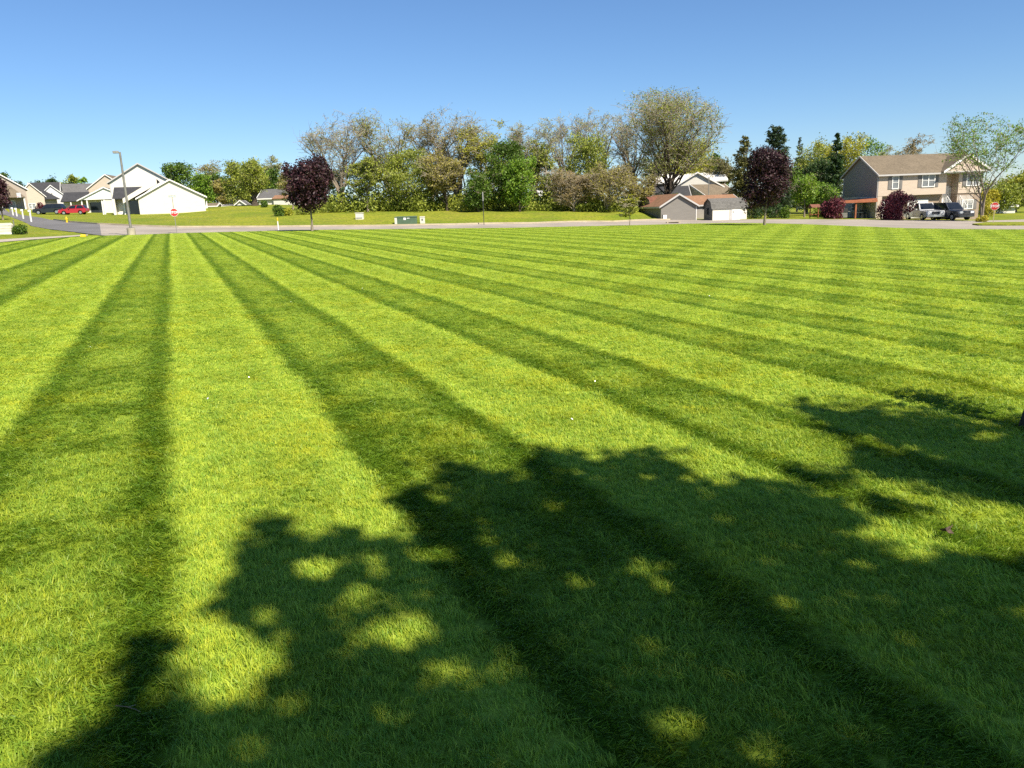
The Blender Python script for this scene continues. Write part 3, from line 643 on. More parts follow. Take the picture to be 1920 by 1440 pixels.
# sparse: a spring tree with small half-open leaves; full: dense crown
sparse = dict(base=0.10, limbs=18, sub=9, twig=6, leaves=9000, lsize=0.15, spread=0.055, vase=0.42, tw=0.017)
vase = dict(base=0.16, limbs=13, sub=9, twig=6, leaves=4500, lsize=0.13, spread=0.05, vase=0.75, tw=0.017)
full = dict(base=0.05, limbs=18, sub=7, twig=5, leaves=10500, lsize=0.21, spread=0.22, vase=0.06, inner=0.2)
def P(d, **kw): e = dict(d); e.update(kw); return e
# the two purple maples at the edge of the lawn
tree_at(585, 432, 301, 82, 67, 'dark purple maple with a round crown beyond the stop sign on the left', 'purple', 'purple_maple', 'bark', 11, **P(full, base=0.23, leaves=15000, lsize=0.16, trunk_r=0.10, limbs=18, inner=0.3, spread=0.18, rag=0.12, wp=98.5))
tree_at(1433, 420.5, 284, 80, 72, 'dark purple maple with an oval crown in front of the cream barn shed', 'purple', 'purple_maple', 'bark', 23, **P(full, base=0.19, leaves=16000, lsize=0.16, trunk_r=0.11, limbs=18, inner=0.3, spread=0.18, rag=0.2, wp=98.5))
tree_at(1181, 421.5, 366, 33, 76, 'small yellow-green sapling standing alone at the far lawn edge', 'yellow', 'sapling', 'bark', 5, **P(sparse, base=0.25, limbs=12, sub=6, twig=4, leaves=2200, lsize=0.12, trunk_r=0.04, vase=0.6))
tree_at(4, 402, 338, 34, 100, 'dark purple tree cut by the left edge of the picture', 'purple', 'purple_maple', 'bark', 31, **P(full, leaves=6000, lsize=0.2, base=0.2))
# left groups
tree_at(347, 385, 309, 58, 165, 'dense dark green tree right behind the white gabled house', 'green', seed=41, **P(full, leaves=9000, lsize=0.3))
tree_at(383, 386, 330, 34, 158, 'bright green tree beside the right end of the white gabled house', 'bright', seed=42, **P(full, leaves=5000, lsize=0.28))
tree_at(393, 384, 308, 56, 178, 'thin tan-leaved tree with bare twigs behind the bright green tree', 'brownish', seed=43, **P(sparse, leaves=5000, lsize=0.22))
tree_at(446, 384, 306, 46, 155, 'olive tree to the left of the thick leaning trunk', 'olive', seed=44, **P(full, leaves=6500, lsize=0.26))
tree_at(420, 384, 338, 40, 165, 'low brown-green tree behind the small pale sheds', 'brownish', seed=49, **P(sparse, leaves=5000, lsize=0.25))
tree_at(478, 385.5, 301, 50, 121, 'olive tree with a thick forked trunk standing on the grassy rise', 'olive', bark='darkbark', seed=45, **P(full, base=0.2, leaves=6500, lsize=0.2, trunk_r=0.45, vase=0.6, inner=0.1))
tree_at(512, 387, 320, 42, 140, 'leafy green tree behind the grey-roofed white house', 'green', seed=46, **P(full, leaves=5500, lsize=0.26))
tree_at(524, 388, 297, 34, 150, 'tall pale tree with few leaves left of the purple maple', 'greygreen', seed=47, **P(sparse, leaves=3000, lsize=0.18))
tree_at(550, 395, 325, 44, 112, 'thin brown-green tree half hidden by the left purple maple', 'brownish', seed=48, **P(sparse, leaves=4500, lsize=0.18))
for px, ty, w, D, lf, lab in [(408, 326, 44, 176, 'green', 'green tree filling the gap right of the thin tan tree'), (465, 322, 40, 172, 'green', 'dark green tree behind the forked trunk on the rise'), (498, 316, 40, 168, 'olive', 'olive tree behind the forked tree, to its right'), (545, 330, 48, 160, 'green', 'green tree behind the left purple maple')]:
    tree_at(px, 386, ty, w, D, lab, lf, seed=int(px) + 9, **P(full, leaves=6000, lsize=0.28))
for px, by, ty, w, D, lf, lab in [(17, 385, 327, 36, 215, 'green', 'green tree rising behind the tan house at the left edge'), (44, 386, 342, 22, 225, 'dark', 'small dark tree between the tan and the peach house'),
        (78, 384, 342, 26, 235, 'dark', 'dark low tree behind the dark-roofed grey house'), (101, 384, 336, 34, 230, 'dark', 'rounded dark green tree above the pale grey gable'), (122, 384, 343, 24, 240, 'olive', 'small olive tree between two far gables'),
        (140, 384, 332, 26, 225, 'olive', 'olive tree behind the far grey-roofed house'), (156, 384, 336, 22, 222, 'bright', 'light green tree left of the peach gable')]:
    tree_at(px, by, ty, w, D, lab, lf, gen=deciduous, seed=int(px) + 60, **P(full, leaves=2600, lsize=0.42, limbs=9, sub=5, twig=4))
# the wood behind the bank
W = [(642, 396, 226, 106, 104, 'tall bare vase-shaped tree at the left end of the wood', 'greygreen', 'bark', P(vase, leaves=1500, trunks=5, limbs=7, sub=7, base=0.2)),
     (612, 398, 318, 60, 110, 'low olive tree right of the left purple maple', 'olive', 'bark', P(sparse, leaves=5500)),
     (690, 396, 300, 62, 99, 'small olive tree under the bare vase-shaped tree', 'olive', 'bark', P(sparse, leaves=6500, lsize=0.17)),
     (742, 396, 221, 112, 106, 'tall open-crowned olive tree, third from the left in the wood', 'olive', 'bark', P(vase, leaves=4500, trunks=4, limbs=7, sub=7)),
     (772, 396, 282, 92, 100, 'broad olive-brown tree with dense lower crown left in the wood', 'olive', 'darkbark', P(full, leaves=10500, lsize=0.17, spread=0.14)),
     (812, 396, 232, 80, 108, 'slim tall brown-twigged tree behind the broad olive-brown one', 'brownish', 'bark', P(vase, leaves=3500, trunks=3, limbs=7, sub=7)),
     (860, 396, 219, 108, 107, 'tall spreading tree with bare top twigs above the utility cabinet', 'brownish', 'bark', P(vase, leaves=4200, trunks=4, limbs=7, sub=7)),
     (838, 396, 290, 78, 99, 'brown-green tree with leaning dark trunks above the utility cabinet', 'brownish', 'darkbark', P(sparse, leaves=9000, lsize=0.17, trunks=2)),
     (905, 396, 240, 84, 105, 'yellow-olive tree with a ragged top left of the bright green tree', 'yellow', 'bark', P(sparse, leaves=7000, vase=0.5)),
     (897, 397, 322, 46, 96, 'dark leafy small tree behind the thin dark post', 'green', 'darkbark', P(full, leaves=5500, lsize=0.17)),
     (950, 396, 270, 66, 98, 'bright green pointed tree in the middle of the wood', 'green', 'darkbark', P(full, leaves=9500, lsize=0.18)),
     (975, 396, 300, 56, 96, 'dense mid-green tree right of the bright pointed tree', 'bright', 'darkbark', P(full, leaves=7000, lsize=0.18)),
     (940, 396, 246, 60, 112, 'thin grey tree top rising behind the bright green tree', 'greygreen', 'bark', P(vase, leaves=2000, trunks=3, limbs=6, sub=7)),
     (1004, 396, 234, 84, 110, 'tall grey-green thin tree in the middle of the wood', 'greygreen', 'bark', P(vase, leaves=3200, trunks=4, limbs=6, sub=7)),
     (1028, 396, 270, 64, 103, 'olive tree with a pale trunk above the white-roofed building', 'olive', 'palebark', P(sparse, leaves=6500, lsize=0.17)),
     (1060, 396, 226, 76, 116, 'high feathery bare tree left of the dense olive dome', 'greygreen', 'bark', P(vase, leaves=1700, trunks=4, limbs=6, sub=7)),
     (1106, 396, 257, 80, 104, 'dense olive-green dome-shaped tree in the right half of the wood', 'olive', 'darkbark', P(full, leaves=10500, lsize=0.18)),
     (1122, 396, 212, 72, 117, 'high feathery bare tree behind the dense olive dome', 'greygreen', 'bark', P(vase, leaves=1800, trunks=4, limbs=6, sub=7)),
     (1076, 397, 322, 78, 97, 'low tan-twigged thicket tree above the red-brown wall', 'tan', 'palebark', P(sparse, leaves=5500, lsize=0.13, trunks=4, limbs=8, base=0.03, vase=0.3)),
     (1138, 397, 312, 84, 97, 'low tan tree with pale twin trunks left of the sapling', 'brownish', 'palebark', P(sparse, leaves=6500, lsize=0.14, trunks=4, limbs=8, base=0.03, vase=0.3)),
     (1192, 397, 330, 60, 100, 'brown thicket tree behind the sapling', 'brownish', 'bark', P(sparse, leaves=4500, lsize=0.14, trunks=3, limbs=8, base=0.03)),
     (1188, 397, 220, 84, 112, 'pale leaning tree with few leaves left of the giant tree', 'greygreen', 'bark', P(vase, leaves=2000, trunks=4, limbs=6, sub=7)),
     (1252, 396, 179, 168, 104, 'giant spreading tree with dark forked limbs, tallest of all', 'olive', 'darkbark', P(vase, leaves=12000, trunks=5, limbs=9, sub=10, twig=6, lsize=0.14, vase=0.6, base=0.16, trunk_r=0.21, spread=0.06, rag=0.10, wp=96.5)),
     (1281, 396, 264, 104, 128, 'yellow-green round tree behind the giant tree', 'yellow', 'bark', P(full, leaves=11000, lsize=0.23)),
     (1222, 396, 300, 60, 124, 'olive tree behind the dark limbs of the giant tree', 'olive', 'bark', P(sparse, leaves=5000)),
     (1338, 398, 294, 44, 130, 'deep green tree above the dark-roofed white gable', 'green', 'bark', P(full, leaves=5500, lsize=0.24))]
for px, by, ty, w, D, lab, lf, bk, kw in W:
    kw = dict(kw); kw['leaves'] = int(kw['leaves'] * 1.35)
    tree_at(px, by, ty, w, D, lab, lf, bark=bk, seed=int(px * 3 + ty), **kw)
# right of the wood
tree_at(1392, 408, 258, 62, 102, 'olive-brown conifer-shaped tree left of the right purple maple', 'oliveconifer', 'conifer', 'bark', gen=conifer, leaves=7500, lsize=0.2, power=0.62)
tree_at(1449, 408, 242, 66, 108, 'dark broad-topped evergreen behind the right purple maple', 'fir', 'conifer', 'bark', gen=conifer, leaves=9000, lsize=0.22, power=0.42)
tree_at(1494, 402, 260, 46, 140, 'blue-grey spruce with a thin pointed top', 'bluefir', 'conifer', 'bark', gen=conifer, leaves=4500, lsize=0.2, power=0.95)
tree_at(1562, 404, 252, 52, 112, 'slim dark fir with a sharp tip left of the grey house', 'dark', 'conifer', 'darkbark', gen=conifer, leaves=7500, lsize=0.2, power=0.8)
for px, by, ty, w, D, lf, lab, kw in [(1512, 403, 282, 62, 122, 'olive', 'olive-green tree under the blue-grey spruce', P(full, leaves=8000)), (1538, 403, 268, 56, 128, 'yellow', 'yellow-green tree left of the slim dark fir', P(full, leaves=7000)),
        (1588, 404, 258, 54, 124, 'yellow', 'tall yellow-green tree between the dark fir and the grey gable', P(full, leaves=7500)), (1626, 405, 266, 50, 126, 'bright', 'light green tree rising behind the peak of the grey gable', P(full, leaves=7000)),
        (1508, 408, 330, 44, 98, 'bright', 'low bright green tree right of the right purple maple', P(full, leaves=5500, lsize=0.16, base=0.25)), (1540, 406, 345, 54, 104, 'bright', 'small light green tree above the purple-red bush', P(full, leaves=5000, lsize=0.18, base=0.25)),
        (1480, 406, 318, 40, 112, 'green', 'mid-green tree peeping out behind the right purple maple', P(full, leaves=5000)), (1536, 404, 300, 60, 118, 'dark', 'dark green tree filling the gap below the yellow-green trees', P(full, leaves=8000)),
        (1352, 404, 300, 50, 122, 'oliveconifer', 'thin olive tree above the white gable wall', P(sparse, leaves=6000, lsize=0.18)), (1697, 400, 261, 72, 138, 'tan', 'brown bare-twigged tree above the taupe roof', P(sparse, leaves=6500, lsize=0.17)),
        (1660, 400, 278, 40, 140, 'greygreen', 'thin grey-green tree left of the brown one above the roof', P(sparse, leaves=3500))]:
    tree_at(px, by, ty, w, D, lab, lf, seed=int(px) + ty, **kw)
tree_at(1841, 407, 222, 136, 80, 'tall thin-leaved tree in front of the right end of the house', 'bright', 'deciduous_tree', 'bark', 79, **P(vase, leaves=6500, trunks=3, limbs=7, sub=7, twig=4, lsize=0.13, base=0.12, trunk_r=0.11, vase=0.7, tw=0.010))
for px, by, ty, w, D, lf, lab in [(1872, 398, 342, 66, 120, 'olive', 'olive hedge-like tree behind the right stop sign'), (1905, 397, 322, 70, 128, 'yellow', 'yellow-olive tree at the right edge of the picture'),
        (1935, 397, 318, 70, 126, 'olive', 'dark olive tree cut by the right edge of the picture'), (1850, 398, 358, 34, 118, 'goldgreen', 'low golden tree right of the house end')]:
    tree_at(px, by, ty, w, D, lab, lf, seed=int(px), **P(full, leaves=7000, lsize=0.24, base=0.06))
# shrubs
def bush_at(px, by, ty, wpx, D, label, leaf, leaves=2500, lsize=0.13, group=None, kind='shrub'):
    p = place(px, by, D); k = mpp(D); g = bush((by - ty) * k, wpx * k, int(px * 3 + ty), leaves, lsize)
    return plant(kind, label, 'shrub', (p[0], p[1], p[2] - 0.05), g, 'bark', 'leaf_' + leaf, group, 'stems', 'foliage')
bush_at(1681, 410.5, 367, 78, 86, 'large round red-purple shrub in front of the garage', 'redpurple', 9000, 0.14)
bush_at(1561, 409.5, 374, 48, 90, 'red-purple shrub left of the red patio roof', 'redpurple', 5000, 0.14)
bush_at(38, 432.5, 416, 32, 62, 'round green shrub beside the low cream wall', 'green', 2600, 0.09)
bush_at(1841, 412, 401, 24, 78, 'low yellow-gold shrub at the foot of the thin-leaved tree', 'goldgreen', 1200, 0.10)
bush_at(522, 405.5, 388, 26, 92, 'small dark shrub above the white marker post', 'green', 1200, 0.14)
bush_at(536, 404, 392, 34, 93, 'low yellowish shrub left of the left purple maple', 'yellow', 1200, 0.14)
bush_at(572, 403, 390, 44, 95, 'low leafy shrub under the left purple maple', 'olive', 1500, 0.14)
bush_at(496, 386, 374, 15, 118, 'small green shrub in front of the grey-roofed white house', 'green', 900, 0.14)
bush_at(1472, 409, 388, 20, 93, 'glossy dark green shrub right of the right purple maple trunk', 'green', 1400, 0.13)
bush_at(1415, 410, 385, 34, 94, 'dark green shrub under the left side of the right purple maple', 'dark', 2000, 0.13)
bush_at(1452, 410, 384, 34, 96, 'dark green shrub close behind the right purple maple trunk', 'dark', 2000, 0.13)
bush_at(1545, 404, 388, 50, 100, 'pale green shrub behind the purple-red shrub', 'olive', 2000, 0.14)
bush_at(1268, 404, 372, 70, 101, 'wide green shrub in front of the white gabled house under the giant tree', 'green', 3500, 0.16)
bush_at(1850, 405, 372, 34, 104, 'yellow shrub beside the right corner of the house', 'goldgreen', 1500, 0.15)
bush_at(78, 390.5, 376, 24, 150, 'dark red-purple shrub in front of the pale grey gable', 'redpurple', 1000, 0.2)
# undergrowth along the foot of the wood: nobody could count it
rg = np.random.default_rng(5); C = []
for px in np.arange(596, 1238, 4.0):
    D = 98 + rg.uniform(-1.5, 7); x, y, z = place(px + rg.uniform(-3, 3), 396, D); hh = rg.uniform(0.5, 2.6) * (1 if px < 1040 else 0.75); m = 150
    C.append(np.array([x, y, z]) + rg.normal(0, 1, (m, 3)) * np.array([0.55, 0.5, 0]) + np.stack([0 * np.ones(m), 0 * np.ones(m), rg.uniform(0, 1, m) ** 0.8 * hh], 1))
C = np.concatenate(C); lv, lf, lr = leaf_quads(C, 0.2, rg)
tag(raw_mesh('undergrowth', lv, lf, 'leaf_olive', lr), 'olive green undergrowth along the foot of the wood', 'undergrowth', kind='stuff')
C = []
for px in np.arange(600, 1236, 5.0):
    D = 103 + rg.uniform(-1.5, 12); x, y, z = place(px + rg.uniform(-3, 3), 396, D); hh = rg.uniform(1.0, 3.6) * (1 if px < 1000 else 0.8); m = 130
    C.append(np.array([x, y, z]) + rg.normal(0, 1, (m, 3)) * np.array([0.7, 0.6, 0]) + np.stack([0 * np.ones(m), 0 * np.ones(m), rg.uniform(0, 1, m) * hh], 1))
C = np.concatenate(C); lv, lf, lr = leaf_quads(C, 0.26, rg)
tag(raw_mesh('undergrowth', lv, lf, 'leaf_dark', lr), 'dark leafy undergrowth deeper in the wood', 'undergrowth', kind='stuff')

# ------------------------------------------------------------------ buildings
def window(parent, x, y, z, w, h, axis='front', panes=1, shutters=False, glassmat='paleglass', trim='trim', bars=True):
    """a framed window on a wall; (x, y, z) = middle of the sill on the wall face; axis: front (-y), left (-x), right (+x)"""
    def bx(mb, a0, a1, o0, o1, z0, z1):          # a along the wall, o outwards
        if axis == 'front': mb.box(x + a0, x + a1, y - o1, y - o0, z0, z1)
        elif axis == 'left': mb.box(x - o1, x - o0, y + a0, y + a1, z0, z1)
        else: mb.box(x + o0, x + o1, y + a0, y + a1, z0, z1)
        return mb
    fr = MB(); t = 0.09
    bx(fr, -w / 2, -w / 2 + t, 0.005, 0.09, z, z + h); bx(fr, w / 2 - t, w / 2, 0.005, 0.09, z, z + h)
    bx(fr, -w / 2 + t, w / 2 - t, 0.005, 0.088, z, z + t); bx(fr, -w / 2 + t, w / 2 - t, 0.005, 0.088, z + h - t, z + h)
    for q in range(1, panes): a = -w / 2 + w * q / panes; bx(fr, a - 0.05, a + 0.05, 0.005, 0.085, z + t, z + h - t)
    f = fr.build('window', trim, parent)
    for q in range(panes):
        a0 = -w / 2 + w * q / panes + 0.06; a1 = -w / 2 + w * (q + 1) / panes - 0.06
        for z0, z1 in ((z + t, z + h / 2 - 0.02), (z + h / 2 + 0.02, z + h - t)):
            bx(MB(), a0, a1, 0.012, 0.035, z0, z1).build('pane', glassmat, f)
        if bars: bx(MB(), a0, a1, 0.012, 0.07, z + h / 2 - 0.02, z + h / 2 + 0.02).build('sash_bar', trim, f)
    if shutters:
        for sgn in (-1, 1):
            a = sgn * (w / 2 + 0.24); bx(MB(), a - 0.2, a + 0.2, 0.005, 0.05, z, z + h).build('shutter', 'shutter', parent)
    return f
def gable_roof(parent, x0, x1, y0, y1, ze, zr, mat, ridge='x', over=0.35, rake=0.3, thick=0.14, trim='trim'):
    """two slopes; the eaves height ze is at the wall line"""
    mb = MB()
    if ridge == 'x':
        ym = (y0 + y1) / 2; k = (zr - ze) / (ym - y0); zo = ze - over * k
        mb.slab((x0 - rake, y0 - over, zo + thick), (x1 + rake, y0 - over, zo + thick), (x1 + rake, ym, zr + thick), (x0 - rake, ym, zr + thick), thick)
        mb.slab((x1 + rake, y1 + over, zo + thick), (x0 - rake, y1 + over, zo + thick), (x0 - rake, ym, zr + thick), (x1 + rake, ym, zr + thick), thick)
        r = mb.build('roof', mat, parent)
        for yy in (y0 - over, y1 + over): MB().box(x0 - rake, x1 + rake, yy - 0.05, yy + 0.05, zo - 0.06, zo + thick - 0.02).build('gutter', trim, r)
        for xx in (x0 - rake, x1 + rake):
            for sgn, ye in ((-1, y0 - over), (1, y1 + over)):
                MB().prism([(ye, zo - 0.04), (ye, zo + 0.16), (ym, zr + 0.16), (ym, zr - 0.04)] if sgn < 0 else [(ym, zr - 0.04), (ym, zr + 0.16), (ye, zo + 0.16), (ye, zo - 0.04)], 'x', xx - 0.04, xx + 0.04).build('barge_board', trim, r)
    else:
        xm = (x0 + x1) / 2; k = (zr - ze) / (xm - x0); zo = ze - over * k
        mb.slab((x0 - over, y1 + rake, zo + thick), (x0 - over, y0 - rake, zo + thick), (xm, y0 - rake, zr + thick), (xm, y1 + rake, zr + thick), thick)
        mb.slab((x1 + over, y0 - rake, zo + thick), (x1 + over, y1 + rake, zo + thick), (xm, y1 + rake, zr + thick), (xm, y0 - rake, zr + thick), thick)
        r = mb.build('roof', mat, parent)
        for xx in (x0 - over, x1 + over): MB().box(xx - 0.05, xx + 0.05, y0 - rake, y1 + rake, zo - 0.06, zo + thick - 0.02).build('gutter', trim, r)
        for yy in (y0 - rake, y1 + rake):
            MB().prism([(x0 - over, zo - 0.04), (xm, zr - 0.04), (xm, zr + 0.16), (x0 - over, zo + 0.16)], 'y', yy - 0.04, yy + 0.04).build('barge_board', trim, r)
            MB().prism([(xm, zr - 0.04), (x1 + over, zo - 0.04), (x1 + over, zo + 0.16), (xm, zr + 0.16)], 'y', yy - 0.04, yy + 0.04).build('barge_board', trim, r)
    return r
def gable_walls(parent, x0, x1, y0, y1, z0, ze, zr, mat, ridge='x', name='wall'):
    mb = MB()
    if ridge == 'x': mb.prism([(y0, z0), (y1, z0), (y1, ze), ((y0 + y1) / 2, zr), (y0, ze)], 'x', x0, x1)
    else: mb.prism([(x0, z0), (x1, z0), (x1, ze), ((x0 + x1) / 2, zr), (x0, ze)], 'y', y0, y1)
    return mb.build(name, mat, parent)
def door(parent, x, y, z, w, h, axis='front', mat='trim', handle=True):
    mb = MB()
    if axis == 'front': mb.box(x - w / 2, x + w / 2, y - 0.06, y - 0.005, z, z + h)
    elif axis == 'left': mb.box(x - 0.06, x - 0.005, y - w / 2, y + w / 2, z, z + h)
    d = mb.build('door', mat, parent)
    if handle:
        if axis == 'front': MB().box(x + w * 0.34, x + w * 0.42, y - 0.1, y - 0.06, z + 0.95, z + 1.05).build('handle', 'darkmetal', d)
    return d

# --- the two-storey house on the right
p0 = at(1643, 410.5, 92); z0 = H(p0[0], p0[1])
house = thing('house', 'two-storey house with pale pink front, dark grey gable and taupe roof on the right', 'house', (p0[0], p0[1], z0 - 0.05), rad(4.0))
Lw, Ld = 12.6, 8.2
def seg(parent, name, mat, x0, x1, y0, y1, za, zb): return MB().box(x0, x1, y0, y1, za, zb).build(name, mat, parent)
# lower storey, set back under the jettied upper one
seg(house, 'lower_wall', 'brick', 0.02, 8.25, 0.55, Ld - 0.05, -0.6, 2.6)
seg(house, 'lower_wall', 'brick', 9.75, Lw - 0.02, 0.10, Ld - 0.05, -0.6, 2.6)
seg(house, 'corner_pier', 'pink_siding', 0.0, 0.55, 0.02, 0.545, -0.6, 2.6)
seg(house, 'entry_wall', 'pink_siding', 8.255, 9.745, 1.35, Ld - 0.06, -0.6, 5.1)
# upper storey
seg(house, 'upper_wall', 'pink_siding', 0, 8.25, 0, Ld, 2.605, 5.1)
seg(house, 'upper_wall', 'pink_siding', 9.75, Lw, 0, Ld, 2.605, 5.1)
MB().prism([(0, 2.603), (Ld, 2.603), (Ld, 5.1), (Ld / 2, 7.25), (0, 5.1)], 'x', -0.06, -0.004).build('gable_wall', siding('dark_grey_gable', (0.22, 0.215, 0.215)), house)  # shade on this side painted in as a dark grey wall colour
MB().prism([(0, 5.102), (Ld, 5.102), (Ld / 2, 7.25)], 'x', 0.0, Lw).build('attic_wall', 'pink_siding', house)
seg(house, 'lower_gable_wall', 'greytrim', -0.05, 0.015, 0.55, Ld, -0.6, 2.6)
roof = gable_roof(house, 0, Lw, 0, Ld, 5.1, 7.25, 'taupe_shingle', 'x', 0.35, 0.3, trim='greytrim')
# cross gable over the right end
gx0, gx1, gy = 7.3, 13.1, -0.75
MB().prism([(gx0 + 0.35, 5.14), (gx1 - 0.35, 5.14), ((gx0 + gx1) / 2, 6.75)], 'y', gy + 0.05, gy + 0.2).build('pediment', 'pink_siding', house)
cg = MB(); xm = (gx0 + gx1) / 2
cg.slab((gx0, 4.1, 5.12), (gx0, gy - 0.1, 5.12), (xm, gy - 0.1, 7.0), (xm, 4.1, 7.0), 0.14); cg.slab((gx1, gy - 0.1, 5.12), (gx1, 4.1, 5.12), (xm, 4.1, 7.0), (xm, gy - 0.1, 7.0), 0.14)
r2 = cg.build('cross_roof', 'taupe_shingle', house)
for a, b_ in (((gx0 - 0.02, 4.93), (xm, 6.83)), ((xm, 6.83), (gx1 + 0.02, 4.93))):
    MB().prism([a, b_, (b_[0], b_[1] + 0.24), (a[0], a[1] + 0.24)], 'y', gy - 0.16, gy - 0.06).build('barge_board', 'trim', r2)
seg(house, 'eaves_board', 'greytrim', gx0 + 0.1, gx1 - 0.1, gy - 0.05, 0.0, 5.0, 5.135)
seg(house, 'downpipe', 'greytrim', -0.12, -0.065, 0.02, 0.10, 0.2, 5.0); seg(house, 'downpipe', 'greytrim', -0.12, -0.065, Ld - 0.2, Ld - 0.1, 0.2, 5.0)
window(house, 2.0, 0, 3.35, 0.82, 1.5, panes=1, shutters=True)
window(house, 6.0, 0, 3.45, 1.6, 1.45, panes=2, shutters=True)
window(house, 11.45, 0, 3.4, 1.6, 1.5, panes=2, shutters=True)
window(house, 11.1, 0.10, 0.75, 1.4, 1.1, panes=2, shutters=True)
seg(house, 'garage_door', 'trim', 0.75, 3.3, 0.47, 0.545, -0.05, 2.05); seg(house, 'garage_door', 'trim', 4.0, 6.5, 0.47, 0.545, -0.05, 2.05)
door(house, 9.0, 1.35, 1.45, 0.95, 2.05, 'front', 'trim'); window(house, 9.6, 1.35, 1.6, 0.25, 1.7, panes=1, bars=False)
seg(house, 'porch_floor', 'concrete', 8.2, 9.8, -0.4, 1.34, 1.25, 1.45)
st = seg(house, 'steps', 'concrete', 8.25, 9.75, -0.75, -0.405, -0.3, 1.2)
for q in range(4): MB().box(8.25, 9.75, -0.78 - 0.3 * (q + 1), -0.76 - 0.3 * q, -0.3, 1.0 - 0.25 * q).build('step', 'concrete', st)
for sx in (8.22, 9.78):
    rl = MB().tube([(sx, 1.2, 2.35), (sx, -0.4, 2.35), (sx, -1.9, 1.1)], 0.035, 6).build('railing', 'trim', house)
    for q in range(11):
        y = 1.1 - q * 0.28; zt = 2.35 if y > -0.4 else 2.35 + (y + 0.4) * 0.83; MB().box(sx - 0.02, sx + 0.02, y - 0.02, y + 0.02, zt - 0.95, zt).build('baluster', 'trim', rl)
for q in range(10): MB().box(9.9 + q * 0.15, 9.94 + q * 0.15, -0.42, -0.38, 1.45, 2.35).build('baluster', 'trim', rl)
# patio roof on the left side
pat = thing('patio_cover', 'red-stained flat patio roof on posts against the dark grey gable', 'patio cover', (p0[0], p0[1], z0 - 0.05), rad(4.0))
MB().slab((-4.3, -0.2, 2.12), (-0.16, -0.2, 2.42), (-0.16, 4.6, 2.42), (-4.3, 4.6, 2.12), 0.16).build('roof', 'redwood', pat)
MB().box(-4.25, -0.16, -0.33, -0.21, 1.98, 2.24).build('beam', 'redwood', pat)
for x, y in ((-2.65, -0.12), (-4.1, 4.3), (-4.15, 0.1)): MB().box(x - 0.08, x + 0.08, y - 0.08, y + 0.08, -0.3, 2.0).build('post', 'redwood', pat)
for q in range(7): MB().box(-4.25 + q * 0.62, -4.17 + q * 0.62, 0.0, 4.5, 1.95, 2.03 + 0.04 * q).build('rafter', 'redwood', pat)
dl = door(house, -0.05, 2.2, 0.0, 1.6, 2.0, 'left', 'paleglass', False); window(house, -0.05, 5.2, 0.9, 0.9, 1.0, 'left', 1)
hb = Matrix.Translation((p0[0], p0[1], z0 - 0.05)) @ Matrix.Rotation(rad(4.0), 4, 'Z')
def hloc(x, y, z=0.0): v = hb @ Vector((x, y, 0)); return (v.x, v.y, H(v.x, v.y) + z)
def patio_chair(label, loc, rz):
    t = thing('patio_chair', label, 'chair', loc, rz)
    MB().box(-0.26, 0.26, -0.26, 0.26, 0.40, 0.45).build('seat', 'darkmetal', t); MB().box(-0.26, 0.26, 0.22, 0.27, 0.45, 1.0).build('backrest', 'darkmetal', t)
    for sx in (-1, 1):
        for sy in (-1, 1): MB().box(sx * 0.24 - 0.02, sx * 0.24 + 0.02, sy * 0.24 - 0.02, sy * 0.24 + 0.02, 0, 0.40).build('leg', 'darkmetal', t)
        MB().box(sx * 0.27 - 0.025, sx * 0.27 + 0.025, -0.26, 0.24, 0.62, 0.66).build('armrest', 'darkmetal', t)
patio_chair('black patio chair under the red patio roof, nearest the wall', hloc(-1.1, 1.0), rad(20)); patio_chair('black patio chair under the red patio roof, left of the post', hloc(-3.4, 1.4), rad(-30))
t = thing('patio_table', 'low pale-topped table under the red patio roof', 'table', hloc(-1.9, 0.9))
MB().box(-0.55, 0.55, -0.35, 0.35, 0.66, 0.71).build('top', 'galv', t)
for sx in (-1, 1):
    for sy in (-1, 1): MB().box(sx * 0.45 - 0.03, sx * 0.45 + 0.03, sy * 0.28 - 0.03, sy * 0.28 + 0.03, 0, 0.66).build('leg', 'darkmetal', t)
t = thing('grill', 'dark covered barbecue grill at the left end of the patio', 'grill', hloc(-3.9, 0.2))
MB().prism([(-0.4, 0.75), (0.4, 0.75), (0.42, 0.95), (0.25, 1.18), (-0.25, 1.18), (-0.42, 0.95)], 'y', -0.28, 0.28).build('lid', 'darkmetal', t)
MB().box(-0.35, 0.35, -0.22, 0.22, 0.12, 0.745).build('cabinet', 'steel', t)
for sx in (-1, 1): MB().box(sx * 0.55 - 0.12, sx * 0.55 + 0.12, -0.22, 0.22, 0.78, 0.82).build('side_shelf', 'galv', t)
# brown garden swing seat left of the patio
sp = place(1526, 409.5, 92); t = thing('garden_swing', 'small brown canopied garden seat left of the purple-red shrub', 'garden seat', sp, rad(10))
MB().prism([(-0.55, 1.25), (0.55, 1.25), (0.0, 1.62)], 'x', -0.6, 0.6).build('canopy', 'redbrown_shingle', t); MB().box(-0.5, 0.5, -0.3, 0.25, 0.4, 0.5).build('seat', 'redwood', t)
for sx in (-0.52, 0.52): MB().box(sx - 0.04, sx + 0.04, -0.04, 0.04, 0, 1.26).build('post', 'redwood', t)

